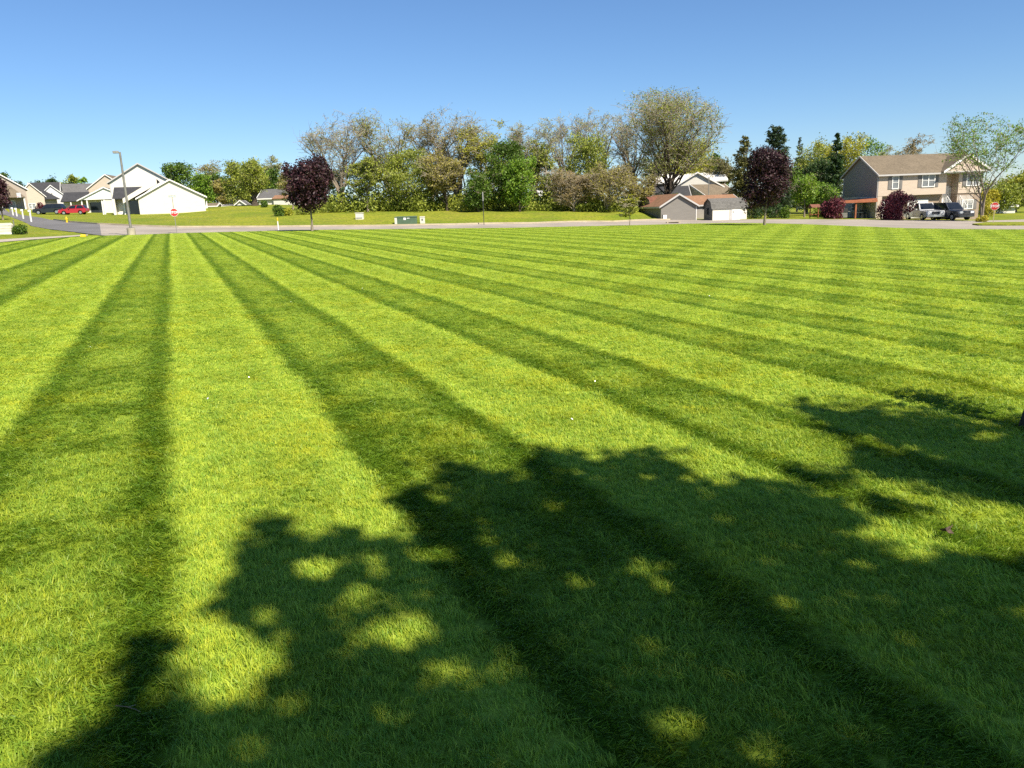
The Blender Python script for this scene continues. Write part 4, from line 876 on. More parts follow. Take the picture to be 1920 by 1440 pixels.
# --- sheds and garage
def gambrel(name, label, loc, rz, w, d, he, hr, wallm, endm, roofm, trimm='greytrim', win=True, doorside=False):
    """barn-roofed shed; gable end faces local -x, long side faces local -y; d = length along x, w = depth along y"""
    t = thing(name, label, 'shed', loc, rz); hm = he + (hr - he) * 0.62
    prof = [(0, -0.3), (w, -0.3), (w, he), (w * 0.86, hm), (w / 2, hr), (w * 0.14, hm), (0, he)]
    MB().prism(prof, 'x', 0.0, d).build('wall', wallm, t)
    MB().prism(prof, 'x', -0.04, -0.003).build('end_wall', endm, t)
    rp = [(-0.12, he - 0.12), (w * 0.14 - 0.05, hm + 0.05), (w / 2, hr + 0.09), (w * 0.86 + 0.05, hm + 0.05), (w + 0.12, he - 0.12)]
    ip = [(w + 0.06, he - 0.12), (w * 0.86, hm), (w / 2, hr + 0.02), (w * 0.14, hm), (-0.06, he - 0.12)]
    r = MB().prism(rp + ip, 'x', -0.14, d + 0.12).build('roof', roofm, t)
    MB().prism([(p[0], p[1]) for p in rp] + [(p[0], p[1] - 0.1) for p in ip], 'x', -0.17, -0.145).build('barge_board', trimm, r)
    if win: window(t, -0.04, w / 2, he * 0.48, 0.42, 0.75, 'left', 1, glassmat='glass', trim='darkmetal', bars=True)
    if doorside:
        MB().box(d * 0.50, d * 0.55, -0.05, -0.004, 0, he - 0.28).build('door_frame', 'greytrim', t)
        dd = MB().box(d * 0.555, d * 0.80, -0.07, -0.004, 0, he - 0.25).build('door', 'trim', t); MB().box(d * 0.58, d * 0.60, -0.1, -0.072, 0.8, 1.0).build('handle', 'darkmetal', dd)
    return t
pg = at(1336, 410.5, 91); k = mpp(91); zg = H(pg[0], pg[1])
gambrel('garden_shed', 'barn-roofed shed with cream side and white door, grey end wall', (pg[0], pg[1], zg - 0.05), rad(10), 2.3, 4.25, 1.42, 2.42, 'cream_siding', siding('shed_grey_end', (0.15, 0.147, 0.135)), shingle('shed_grey_roof', (0.13, 0.125, 0.115)), 'darkmetal', True, True)
pg = at(1221, 406, 97); zg = H(pg[0], pg[1])
gambrel('garden_shed', 'small barn-roofed shed with tan end wall and red-brown roof half behind the grey garage', (pg[0], pg[1], zg - 0.5), rad(12), 2.7, 5.0, 1.55, 2.45, 'cream_siding', 'taupe_siding', 'redbrown_shingle', 'darkmetal', True)
pg = at(1305, 410.3, 92.5); zg = H(pg[0], pg[1]); gz0 = zg - 0.05
gar = thing('garage', 'low grey garage with brown shingle roof and white hatch in its gable', 'garage', (pg[0], pg[1], gz0), rad(8))
gable_walls(gar, -4.3, 0, 0, 9.0, -0.6, 1.75, 3.0, siding('garage_grey', (0.20, 0.185, 0.165)), 'y')
gable_roof(gar, -4.3, 0, 0, 9.0, 1.75, 3.0, 'brown_shingle', 'y', 0.25, 0.25, trim='greytrim')
MB().box(-4.05, -3.6, -0.05, -0.005, 0.15, 0.75).build('hatch', 'trim', gar); MB().box(-4.12, -4.06, -0.08, -0.006, 0.1, 0.8).build('hatch_frame', 'darkmetal', gar)
MB().box(-0.03, 0.04, -0.05, 0.05, -0.1, 1.6).build('downpipe', 'trim', gar)
MB().tube([(-1.0, 3.4, 2.6), (-1.0, 3.4, 2.95)], 0.09, 8).build('roof_vent', 'galv', gar)
MB().box(0.2, 6.8, 2.5, 8.5, -0.6, 1.7).build('rear_wing_wall', 'grey_siding', gar)
gable_roof(gar, 0.2, 6.8, 2.5, 8.5, 1.7, 2.75, 'brown_shingle', 'x', 0.2, 0.2, trim='greytrim')

def simple_house(label, px, by, D, rz, w, d, he, hr, ridge, wallm, roofm, trim='trim', name='house', wins=(), cat='house', over=0.35):
    """origin at the front-left bottom corner; front = local -y; wins: (x, z, w, h, panes)"""
    p = at(px, by, D); z = H(p[0], p[1]); t = thing(name, label, cat, (p[0], p[1], min(z, p[2]) - 0.05), rz)
    gable_walls(t, 0, w, 0, d, -1.2, he, hr, wallm, ridge); gable_roof(t, 0, w, 0, d, he, hr, roofm, ridge, over, 0.25, trim=trim)
    for x, zz, ww, hh, pn in wins: window(t, x, 0, zz, ww, hh, panes=pn)
    return t
# houses behind the giant tree
t = simple_house('white-gabled house with a pale upper roof behind the giant tree', 1262, 398, 118, rad(-8), 7.0, 8.0, 3.6, 5.6, 'y', 'white_siding', shingle('pale_shingle', (0.36, 0.35, 0.33)), wins=[(2.0, 1.6, 1.0, 1.3, 1), (5.0, 1.6, 1.0, 1.3, 1)])
MB().slab((-3.6, 2.0, 4.5), (8.2, 2.0, 4.5), (8.2, 6.5, 5.9), (-3.6, 6.5, 5.9), 0.22).build('upper_roof', 'trim', t)
MB().box(-2.6, -0.01, 2.5, 7.5, -1.2, 4.4).build('side_wall', 'dark_siding', t); window(t, -1.3, 2.5, 2.4, 1.1, 1.2, panes=1)
t = simple_house('dark brown low building with a sloping black roof left of the giant trunk', 1206, 398, 112, rad(-5), 6.5, 6.0, 1.8, 3.4, 'x', 'dark_siding', 'dark_shingle', trim='greytrim', wins=[(1.6, 0.5, 1.0, 0.7, 1), (4.4, 0.5, 1.0, 0.7, 1)])
t = simple_house('white gable wall under a dark roof behind the brown garage roof', 1324, 400, 112, rad(32), 6.6, 6.0, 2.5, 4.1, 'x', 'white_siding', 'taupe_shingle')
MB().prism([(0.02, 2.4), (5.98, 2.4), (3.0, 3.95)], 'x', 6.62, 6.66).build('gable_boards', 'white_siding', t)
p = place(1328, 400, 108); t = thing('roof_mast', 'thin pale mast rising above the brown garage roof', 'mast', p); MB().tube([(0, 0, 0), (0, 0, 5.0)], 0.05, 6).build('mast', 'galv', t); MB().box(-0.12, 0.12, -0.04, 0.04, 4.7, 5.0).build('mast_head', 'galv', t)
# low buildings seen through the wood
t = simple_house('long low building with a bright white roof edge seen through the wood', 985, 396, 112, rad(2), 6.5, 6.0, 1.9, 2.8, 'x', 'dark_siding', plain('white_metal_roof', (0.75, 0.75, 0.74), 0.5, 0.4), wins=[(1.2, 0.5, 0.9, 0.8, 1), (3.6, 0.5, 0.9, 0.8, 1)])
t = simple_house('low red-brown building seen through the tan thicket', 1042, 396, 111, rad(2), 6.2, 5.0, 1.1, 1.9, 'x', 'dark_siding', 'redbrown_shingle', wins=[(1.0, 0.2, 0.8, 0.6, 1)])
# left: pale sheds and house on the rise
t = simple_house('tiny tan shed with a dark window behind the white gabled house', 386, 381.5, 150, rad(0), 2.0, 2.2, 0.85, 1.25, 'x', 'tan_siding', 'taupe_shingle', name='garden_shed', cat='shed', wins=[(1.0, 0.25, 0.45, 0.45, 1)])
t = simple_house('small white-fronted shed with a gable on the grassy rise', 442, 381, 150, rad(0), 1.75, 2.5, 0.9, 1.55, 'y', 'white_siding', 'grey_shingle', name='garden_shed', cat='shed')
t = simple_house('long low white building left of the small gabled shed', 418, 381, 152, rad(0), 2.9, 2.5, 0.72, 0.95, 'x', 'white_siding', 'grey_shingle', name='garden_shed', cat='shed', wins=[(0.8, 0.15, 0.5, 0.4, 1), (2.0, 0.15, 0.5, 0.4, 1)])
t = simple_house('white house with a grey hipped roof left of the purple maple', 486, 386.5, 135, rad(-4), 6.2, 5.5, 1.35, 2.75, 'x', 'white_siding', 'grey_shingle', wins=[(1.2, 0.4, 0.8, 0.7, 1), (3.2, 0.4, 0.8, 0.7, 1), (5.0, 0.4, 0.8, 0.7, 1)])
MB().slab((2.9, -1.6, 1.15), (6.6, -1.6, 1.15), (6.6, 0.1, 1.75), (2.9, 0.1, 1.75), 0.12).build('porch_roof', 'brown_shingle', t); MB().box(3.1, 6.4, -1.4, -0.01, -1.0, 1.1).build('porch_wall', 'white_siding', t)
p = place(374, 389, 122); t = thing('fence', 'short white board fence at the right end of the white gabled house', 'fence', p, rad(12))
for q in range(6): MB().box(q * 0.2, q * 0.2 + 0.19, 0, 0.04, 0.0, 1.05 + 0.01 * (q % 2)).build('board', 'trim', t)
for q in range(2): MB().box(q * 1.1, q * 1.1 + 0.08, 0.05, 0.13, 0, 1.12).build('post', 'trim', t)

# --- white houses on the left (gables face us, fronts face the side street)
D8 = 114; p = at(263, 402.3, D8); t8z = min(H(p[0], p[1]), p[2])
h8 = thing('house', 'white one-storey gabled house with dark porch, nearest on the left', 'house', (p[0], p[1], t8z - 0.05), rad(21))
gable_walls(h8, 0, 8.9, 0, 9.0, -1.2, 2.35, 4.75, 'cream_siding', 'y'); gable_roof(h8, 0, 8.9, 0, 9.0, 2.35, 4.75, 'grey_shingle', 'y', 0.3, 0.25, trim='trim')
# porch wing stepping back to the left
MB().prism([(-1.7, -1.2), (-1.55, -1.2), (-1.55, 2.4), (-1.7, 2.4)], 'y', 1.5, 1.65).build('porch_post', 'trim', h8)
MB().box(-1.75, -0.01, 3.2, 8.0, -1.2, 2.4).build('porch_back_wall', 'cream_siding', h8); MB().box(-1.45, -0.3, 3.1, 3.195, 0.0, 2.1).build('porch_window', 'glass', h8)
MB().slab((-2.1, 9.0, 2.3), (-2.1, 1.2, 2.3), (2.7, 1.2, 5.05), (2.7, 9.0, 5.05), 0.2).build('porch_roof', 'grey_shingle', h8)
MB().prism([(-2.1, 1.7), (2.7, 4.3), (2.7, 5.1), (-2.1, 2.35)], 'y', 1.05, 1.19).build('barge_board', 'cream_siding', h8)
for y in (1.6, 3.4): MB().box(-1.75, -1.6, y, y + 0.15, -1.2, 2.3).build('porch_post', 'trim', h8)
MB().slab((-3.6, 3.0, 2.45), (-0.2, 3.0, 2.45), (1.5, 8.0, 4.25), (-3.6, 8.0, 4.25), 0.16).build('side_roof', 'dark_shingle', h8)
MB().prism([(3.0, -1.2), (10.5, -1.2), (10.5, 2.4), (8.0, 4.2), (3.0, 2.4)], 'x', -3.5, -3.3).build('side_gable', 'cream_siding', h8)
MB().box(-3.28, -1.8, 4.5, 8.0, -1.2, 2.4).build('side_wall', 'cream_siding', h8); door(h8, -2.6, 4.5, -0.2, 0.9, 2.0, 'front', 'trim')
for x in (-3.55, -2.2): MB().box(x, x + 0.16, 2.4, 2.56, -1.2, 2.4).build('porch_post', 'trim', h8)
p = at(214, 402, 124); z = min(H(p[0], p[1]), p[2])
h7 = thing('house', 'tall white two-storey house with plain gable behind the lamp post', 'house', (p[0], p[1], z - 0.05), rad(20))
gable_walls(h7, 0, 8.7, 0, 10, -1.2, 4.95, 7.6, 'white_siding', 'y'); gable_roof(h7, 0, 8.7, 0, 10, 4.95, 7.6, 'grey_shingle', 'y', 0.35, 0.3, trim='greytrim')
for y, zz in ((1.6, 3.2), (4.2, 3.2), (6.8, 3.2), (1.6, 0.5), (6.8, 0.5)): window(h7, 0, y, zz, 0.9, 1.4, 'left', 1, glassmat='glass')
for y in (0.75, 2.45, 3.35, 5.05): MB().box(-0.05, -0.005, y - 0.22, y + 0.22, 3.2, 4.6).build('shutter', 'shutter', h7)
MB().box(-0.06, -0.006, 3.6, 4.6, -0.3, 1.9).build('door', 'trim', h7); MB().box(-0.045, 0.1, -0.06, -0.005, -1.0, 4.7).build('downpipe', 'greytrim', h7)
for y in (0.5, 2.6): MB().box(-1.6, -1.42, y, y + 0.18, -1.2, 2.2).build('porch_post', 'trim', h7)
p = at(165, 401, 150); z = min(H(p[0], p[1]), p[2])
h6 = thing('house', 'low white house with grey roof and white porch posts behind the red car', 'house', (p[0], p[1], z - 0.05), rad(18))
gable_walls(h6, 0, 8.0, 0, 9.0, -1.2, 2.6, 4.6, 'cream_siding', 'y'); gable_roof(h6, -0.9, 8.0, -1.6, 9.0, 2.55, 4.7, 'grey_shingle', 'y', 0.3, 0.25)
MB().prism([(-1.2, 2.6), (8.0, 2.6), (3.4, 4.6)], 'y', -1.6, -1.45).build('porch_gable', 'trim', h6)
MB().box(0.6, 2.6, -0.06, -0.005, -0.2, 2.1).build('porch_window', 'glass', h6); MB().box(3.4, 5.0, -1.45, -0.01, -1.2, 2.5).build('porch_wall', 'cream_siding', h6)
for x in (-0.6, 0.3, 3.2): MB().box(x, x + 0.2, -1.5, -1.3, -1.2, 2.6).build('porch_post', 'trim', h6)
MB().slab((-4.6, 1.5, 2.5), (-0.9, 1.5, 2.5), (-0.2, 6.0, 4.3), (-4.6, 6.0, 4.3), 0.16).build('side_roof', 'dark_shingle', h6); MB().box(-4.4, -0.01, 3.0, 8.0, -1.2, 2.6).build('side_wall', 'white_siding', h6)
for x in (-4.4, -3.0): MB().box(x, x + 0.18, 1.6, 1.78, -1.2, 2.5).build('porch_post', 'trim', h6)
simple_house('peach two-storey house with tan roof above the low white house', 172, 396, 172, rad(12), 7.5, 9.0, 5.0, 7.7, 'y', 'peach_siding', 'taupe_shingle')
p = at(164, 396, 180); z = min(H(p[0], p[1]), p[2])
t = simple_house('pale grey-roofed house with a white left gable between far trees', 116, 393, 196, rad(24), 9.0, 7.0, 3.6, 6.2, 'x', 'white_siding', 'grey_shingle', wins=[(2.0, 1.2, 1.0, 1.3, 1), (5.0, 1.2, 1.0, 1.3, 1)])
t = simple_house('pale grey house with a big front gable and small attic window', 78, 392, 188, rad(24), 5.2, 7.0, 3.1, 5.4, 'y', 'lilac_siding', 'dark_shingle', wins=[(2.6, 2.9, 0.6, 0.8, 1), (0.9, 0.4, 0.9, 1.2, 1)])
gable_walls(t, -2.4, 4.0, 3.0, 9.0, -1.2, 4.2, 6.3, 'white_siding', 'x', 'rear_wall'); gable_roof(t, -2.4, 4.0, 3.0, 9.0, 4.2, 6.3, 'dark_shingle', 'x', 0.3, 0.2)
MB().slab((5.2, -1.0, 2.0), (9.0, -1.0, 2.0), (7.8, 3.0, 3.9), (5.2, 3.0, 3.9), 0.15).build('porch_roof', 'grey_shingle', t); MB().box(5.3, 8.6, 0.5, 3.0, -1.2, 2.1).build('porch_wall', 'peach_siding', t)
t = simple_house('peach gabled house with a dark lean-to roof at far left', 38, 393, 176, rad(34), 5.0, 8.0, 3.0, 5.6, 'y', 'peach_siding', 'dark_shingle', wins=[(2.4, 0.2, 1.4, 1.1, 2)])
MB().slab((5.0, -0.5, 2.2), (8.0, -0.5, 2.2), (5.6, 7.0, 4.4), (5.0, 7.0, 4.4), 0.15).build('lean_to_roof', 'dark_shingle', t); MB().box(5.02, 7.4, 0.3, 6.0, -1.2, 2.2).build('lean_to_wall', 'tan_siding', t)
t = simple_house('tan house with hipped porch at the left edge of the picture', -32, 396, 140, rad(36), 7.0, 8.0, 3.8, 6.2, 'y', 'tan_siding', 'taupe_shingle', wins=[(4.5, 0.4, 1.2, 1.4, 1)])
pr = MB(); pr.add([(2.5, -3.0, 2.2), (6.6, -3.0, 2.2), (6.6, 0.0, 2.2), (2.5, 0.0, 2.2), (4.5, -0.8, 4.4), (4.5, 0.0, 4.4)], [(0, 1, 4), (1, 2, 5, 4), (3, 0, 4, 5), (0, 3, 2, 1)]); pr.build('porch_roof', 'taupe_shingle', t)
for x in (2.7, 6.2): MB().box(x, x + 0.2, -2.8, -2.6, -1.2, 2.2).build('porch_post', 'trim', t)

# ------------------------------------------------------------------ vehicles
def vehicle(name, label, loc, rz, L, Wd, Ht, paint, style, group=None):
    """x forward; style: suv, sedan, pickup, hatch"""
    t = thing(name, label, 'car' if style != 'pickup' else 'pickup', loc, rz, group); hw = Wd / 2; h = L / 2; wr = 0.36 if style in ('suv', 'pickup') else 0.31
    belt = Ht * (0.60 if style in ('suv', 'pickup') else 0.63); sill = 0.28; hood = belt * 0.97; fx, rx = h * 0.60, -h * 0.60
    # body side outline with wheel arches
    def arch(cx):
        return [(cx + (wr + 0.07) * math.cos(a), max(sill, wr + (wr + 0.07) * math.sin(a))) for a in np.linspace(math.pi, 0, 9)]
    lower = [(-h + 0.05, sill + 0.1)] + [(rx - wr - 0.1, sill)] + arch(rx) + [(rx + wr + 0.1, sill), (fx - wr - 0.1, sill)] + arch(fx) + [(fx + wr + 0.1, sill), (h - 0.05, sill + 0.1)]
    nose = [(h, belt * 0.62), (h - 0.08, hood * 0.93), (h * 0.42, hood + 0.02), (h * 0.36, belt)]
    tail = [(-h + 0.04, belt), (-h, belt * 0.6)]
    prof = lower + nose + tail
    me = MB(); n = len(prof); rows = []
    for yy, sc_ in ((-hw, 1.0), (-hw * 0.9, 1.0), (hw * 0.9, 1.0), (hw, 1.0)):
        edge = abs(yy) > hw * 0.95
        rows.append([(x * (0.985 if edge else 1.0), yy, z + (0.0 if not edge else (-0.05 if z > belt * 0.9 else 0.0))) for x, z in prof])
    vs = [p for r in rows for p in r]; fs = [tuple(range(n - 1, -1, -1)), tuple(3 * n + i for i in range(n))]
    for r in range(3): fs += [(r * n + i, r * n + (i + 1) % n, (r + 1) * n + (i + 1) % n, (r + 1) * n + i) for i in range(n)]
    body = me.add(vs, fs).build('body', 'paint_' + paint, t)
    c0, c1 = {'suv': (-h + 0.08, h * 0.36), 'sedan': (-h * 0.72, h * 0.36), 'hatch': (-h + 0.1, h * 0.40), 'pickup': (-h * 0.22, h * 0.36)}[style]
    r0, r1 = {'suv': (c0 + 0.3, c1 - 0.75), 'sedan': (c0 + 0.75, c1 - 0.8), 'hatch': (c0 + 0.45, c1 - 0.85), 'pickup': (c0 + 0.25, c1 - 0.7)}[style]
    b = belt - 0.01; wt = hw * 0.78; wb = hw * 0.94
    cab = MB().add([(c0, -wb, b), (c1, -wb, b), (c1, wb, b), (c0, wb, b), (r0, -wt, Ht), (r1, -wt, Ht), (r1, wt, Ht), (r0, wt, Ht)], [(4, 5, 6, 7), (0, 1, 5, 4), (1, 2, 6, 5), (2, 3, 7, 6), (3, 0, 4, 7), (0, 3, 2, 1)]).build('cabin', 'paint_' + paint, t)
    def pane(nm, a, b_, c, d, push, sh=0.86):
        P4 = [Vector(v) for v in (a, b_, c, d)]; m = sum(P4, Vector()) / 4; nrm = (P4[1] - P4[0]).cross(P4[3] - P4[0]).normalized()
        if nrm.dot(Vector(push)) < 0: nrm = -nrm
        q = [m + (v - m) * sh + nrm * 0.012 for v in P4]; MB().slab(*q, 0.01).build(nm, 'carglass', cab)
    pane('windscreen', (c1, -wb, b), (c1, wb, b), (r1, wt, Ht), (r1, -wt, Ht), (1, 0, 1)); pane('rear_window', (c0, -wb, b), (c0, wb, b), (r0, wt, Ht), (r0, -wt, Ht), (-1, 0, 1))
    for sg in (-1, 1):
        cm, rm = (c0 + c1) / 2, (r0 + r1) / 2
        pane('side_window', (c0, sg * wb, b), (cm, sg * wb, b), (rm, sg * wt, Ht), (r0, sg * wt, Ht), (0, sg, 0)); pane('side_window', (cm, sg * wb, b), (c1, sg * wb, b), (r1, sg * wt, Ht), (rm, sg * wt, Ht), (0, sg, 0))
        hl = MB().box(h - 0.16, h + 0.012, sg * hw * 0.66 - 0.2, sg * hw * 0.66 + 0.2, belt * 0.66, belt * 0.84).build('headlight', 'lamp', t)
        MB().box(-h - 0.012, -h + 0.14, sg * hw * 0.82 - 0.12, sg * hw * 0.82 + 0.12, belt * 0.66, belt * 0.9).build('tail_light', 'tail', t)
        MB().box(c1 - 0.55, c1 - 0.4, sg * (hw + 0.02), sg * (hw + 0.16) if sg > 0 else sg * (hw + 0.02) + 0.0, b, b + 0.14).build('mirror', 'paint_' + paint, t) if sg > 0 else MB().box(c1 - 0.55, c1 - 0.4, -hw - 0.16, -hw - 0.02, b, b + 0.14).build('mirror', 'paint_' + paint, t)
        for wx in (fx, rx):
            w = MB().tube([(wx, sg * (hw - 0.23), wr), (wx, sg * (hw - 0.02), wr)], wr, 20).build('wheel', 'tyre', t); MB().tube([(wx, sg * (hw - 0.1), wr), (wx, sg * (hw + 0.0), wr)], wr * 0.64, 14).build('rim', 'rim', w)
    MB().box(h - 0.05, h + 0.02, -hw * 0.42, hw * 0.42, belt * 0.56, belt * 0.84).build('grille', 'darkmetal', t); MB().box(h - 0.12, h + 0.05, -hw * 0.92, hw * 0.92, sill + 0.08, belt * 0.5).build('bumper', 'chrome' if style == 'pickup' else 'paint_' + paint, t)
    if style == 'pickup': MB().box(-h + 0.1, c0 - 0.08, -hw * 0.8, hw * 0.8, belt - 0.03, belt + 0.012).build('bed', 'darkmetal', t)
    return t
def car_at(px, by, D, **kw): p = place(px, by, D); return vehicle(loc=(p[0], p[1], p[2]), **kw)
car_at(1781, 411.5, 86, name='parked_car', label='dark slate sport utility car parked in front of the house steps', rz=rad(-80), L=4.8, Wd=2.0, Ht=1.9, paint='slate', style='suv')
car_at(1731, 411.5, 88, name='parked_pickup', label='white pickup with chrome bumper beside the large red-purple shrub', rz=rad(-92), L=5.4, Wd=2.0, Ht=1.85, paint='white', style='pickup')
car_at(95, 405, 134, name='parked_car', label='black sport utility car on the grass before the left houses', rz=rad(186), L=4.8, Wd=1.95, Ht=1.7, paint='black', style='suv')
car_at(140, 405, 131, name='parked_car', label='red hatchback parked behind the black car', rz=rad(188), L=4.3, Wd=1.75, Ht=1.5, paint='red', style='hatch')
car_at(99, 395, 165, name='parked_car', label='small white car seen above the black car', rz=rad(188), L=4.4, Wd=1.75, Ht=1.5, paint='white', style='sedan')
car_at(118, 397, 158, name='parked_car', label='dark green car roof between the black and the red car', rz=rad(180), L=4.5, Wd=1.8, Ht=1.6, paint='bluegreen', style='suv')
car_at(26, 392.5, 150, name='parked_car', label='pale silver car beside the purple tree at the left edge', rz=rad(200), L=4.4, Wd=1.75, Ht=1.45, paint='silver', style='sedan')

# ------------------------------------------------------------------ signs, posts and boxes
def text_part(s, size, loc, mat, parent, rot=(rad(90), 0, 0), name='lettering'):
    cu = bpy.data.curves.new(name, 'FONT'); cu.body = s; cu.size = size; cu.align_x = 'CENTER'; cu.align_y = 'CENTER'; cu.extrude = 0.002; cu.offset = size * 0.03
    o = bpy.data.objects.new(name, cu); COL.objects.link(o); o.location = loc; o.rotation_euler = rot
    dg = bpy.context.evaluated_depsgraph_get(); me = bpy.data.meshes.new_from_object(o.evaluated_get(dg)); bpy.data.objects.remove(o)
    m = bpy.data.objects.new(name, me); COL.objects.link(m); m.location = loc; m.rotation_euler = rot; me.materials.clear(); me.materials.append(MT[mat]); m.parent = parent; return m
def octagon(r): return [(r / math.cos(math.pi / 8) * math.cos(a + math.pi / 8), r / math.cos(math.pi / 8) * math.sin(a + math.pi / 8)) for a in np.arange(8) * math.pi / 4]
def stop_sign(label, loc, rz, zc, r, post='steel', street=None, lean=0.0):
    t = thing('stop_sign', label, 'stop sign', loc, rz); top = zc + r + (0.05 if not street else 1.05)
    MB().box(-0.025, 0.025, 0.0, 0.04, -0.2, top).build('post', post, t)
    b0 = MB().prism([(x, z + zc) for x, z in octagon(r)], 'y', -0.012, -0.002).build('border', 'signwhite', t)
    MB().prism([(x, z + zc) for x, z in octagon(r * 0.94)], 'y', -0.016, -0.0125).build('face', 'signred', t)
    text_part('STOP', r * 0.86, (0, -0.019, zc), 'signwhite', t)
    if street:
        MB().box(-0.26, 0.26, 0.0, 0.02, top - 0.14, top).build('street_name_blade', 'signgreen', t)
        for q, (a, w) in enumerate(((-0.20, 0.05), (-0.12, 0.06), (-0.03, 0.08), (0.07, 0.06), (0.15, 0.05))): MB().box(a, a + w, -0.006, -0.001, top - 0.10, top - 0.05).build('lettering_mark', 'signwhite', t)
    return t
p = gnd(331.5, 436.8); stop_sign('red stop sign with a street-name blade above it, left of the lamp-lit lawn', (p[0], p[1], p[2]), rad(20), 1.66, 0.31, street=True)
bpy.data.objects['stop_sign']['label'] = 'red stop sign with a street-name blade above it, at the far left lawn edge'
p = place(1862, 420, 70); stop_sign('red stop sign on a pale post at the right, on the small grass island', (p[0], p[1], p[2]), rad(-24), 1.55, 0.33, post='taupe_siding')
# lamp post on its concrete base
p = gnd(247, 440.5); t = thing('lamp_post', 'tall grey lamp post with a single head on a concrete base', 'lamp post', (p[0], p[1], p[2]), rad(0))
MB().tube([(0, 0, -0.2), (0, 0, 0.52)], 0.30, 16).build('base', 'concrete', t, bevel=0.02)
MB().box(-0.2, 0.2, -0.2, 0.2, 0.522, 0.56).build('base_plate', 'steel', t)
MB().tube([(0, 0, 0.55), (0, 0, 6.15)], [0.10, 0.075], 10).build('pole', 'steel', t)
MB().tube([(0, 0, 6.05), (-0.12, 0, 6.12), (-0.3, 0, 6.14)], 0.035, 8).build('arm', 'steel', t)
MB().prism([(-0.48, -0.15), (-0.14, -0.15), (-0.08, 0.0), (-0.14, 0.15), (-0.48, 0.15), (-0.52, 0.0)], 'z', 6.06, 6.24).build('lamp_head', 'galv', t, bevel=0.02)
# markers and boxes along the road
p = place(522, 429.5, 72.5); t = thing('marker_post', 'white utility marker post with a yellow cap beside the road', 'marker post', p); MB().tube([(0, 0, -0.1), (0, 0, 0.78)], 0.045, 8).build('post', 'signwhite', t); MB().tube([(0, 0, 0.78), (0, 0, 1.05), (0, 0, 1.1)], [0.052, 0.052, 0.02], 8).build('cap', 'yellow', t)
p = place(907.5, 420, 82); t = thing('thin_post', 'thin tall dark post at the road edge before the wood', 'post', p); MB().box(-0.035, 0.035, -0.035, 0.035, -0.1, 2.4).build('lower_post', 'darkmetal', t); MB().tube([(0, 0, 2.4), (0, 0, 3.3)], 0.06, 8).build('upper_sleeve', 'galv', t)
p = place(761, 418, 83); t = thing('transformer_box', 'green utility cabinet with a white label on the bank', 'utility cabinet', p, rad(3))
MB().box(-1.15, 1.15, 0, 1.0, -0.1, 0.72).build('body', 'boxgreen', t, bevel=0.03); MB().slab((-1.18, -0.04, 0.725), (1.18, -0.04, 0.725), (1.18, 1.04, 0.80), (-1.18, 1.04, 0.80), 0.05).build('lid', 'boxgreen', t)
MB().box(-1.16, -0.92, -0.03, -0.004, -0.05, 0.70).build('end_panel', 'boxwhite', t); MB().box(-0.22, 0.02, -0.02, -0.003, 0.42, 0.66).build('warning_label', 'signwhite', t); MB().box(0.12, 0.42, -0.02, -0.003, 0.56, 0.62).build('label_strip', 'signwhite', t)
p = place(792, 416.5, 83.5); t = thing('utility_pedestal', 'small white utility pedestal right of the green cabinet', 'utility box', p)
MB().box(-0.25, 0.25, 0, 0.35, -0.1, 0.66).build('body', 'boxwhite', t, bevel=0.02); MB().prism([(-0.28, 0.665), (0.28, 0.665), (0.24, 0.74), (-0.24, 0.74)], 'y', -0.03, 0.38).build('cap', 'boxwhite', t); MB().box(-0.08, 0.08, -0.02, -0.003, 0.3, 0.5).build('lock_plate', 'steel', t)
p = place(674, 412, 88); t = thing('utility_pedestal', 'pale square utility box alone on the bank left of the green cabinet', 'utility box', p)
MB().box(-0.42, 0.42, 0, 0.6, -0.1, 0.66).build('body', 'boxwhite', t, bevel=0.02); MB().box(-0.46, 0.46, -0.04, 0.64, 0.665, 0.74).build('lid', 'boxwhite', t); MB().box(-0.34, 0.34, -0.02, -0.003, 0.1, 0.22).build('vent', 'galv', t)
p = place(125.5, 416, 88); t = thing('fire_hydrant', 'yellow fire hydrant at the kerb of the side road', 'hydrant', p)
MB().tube([(0, 0, -0.05), (0, 0, 0.08), (0, 0, 0.09), (0, 0, 0.62), (0, 0, 0.72), (0, 0, 0.80)], [0.17, 0.17, 0.12, 0.12, 0.10, 0.04], 12).build('barrel', 'yellow', t); MB().tube([(-0.2, 0, 0.48), (0.2, 0, 0.48)], 0.055, 8).build('side_outlets', 'yellow', t); MB().tube([(0, -0.2, 0.42), (0, 0, 0.42)], 0.075, 8).build('front_outlet', 'yellow', t); t.scale = (0.7, 0.7, 0.75)
p = gnd(156, 444); t = thing('kerb_end', 'yellow-painted kerb end beside the path on the left', 'kerb', (p[0], p[1], p[2]), rad(20)); MB().prism([(-0.2, 0), (0.2, 0), (0.17, 0.15), (-0.13, 0.17)], 'y', -0.2, 0.2).build('kerb_block', 'yellow', t, bevel=0.03)
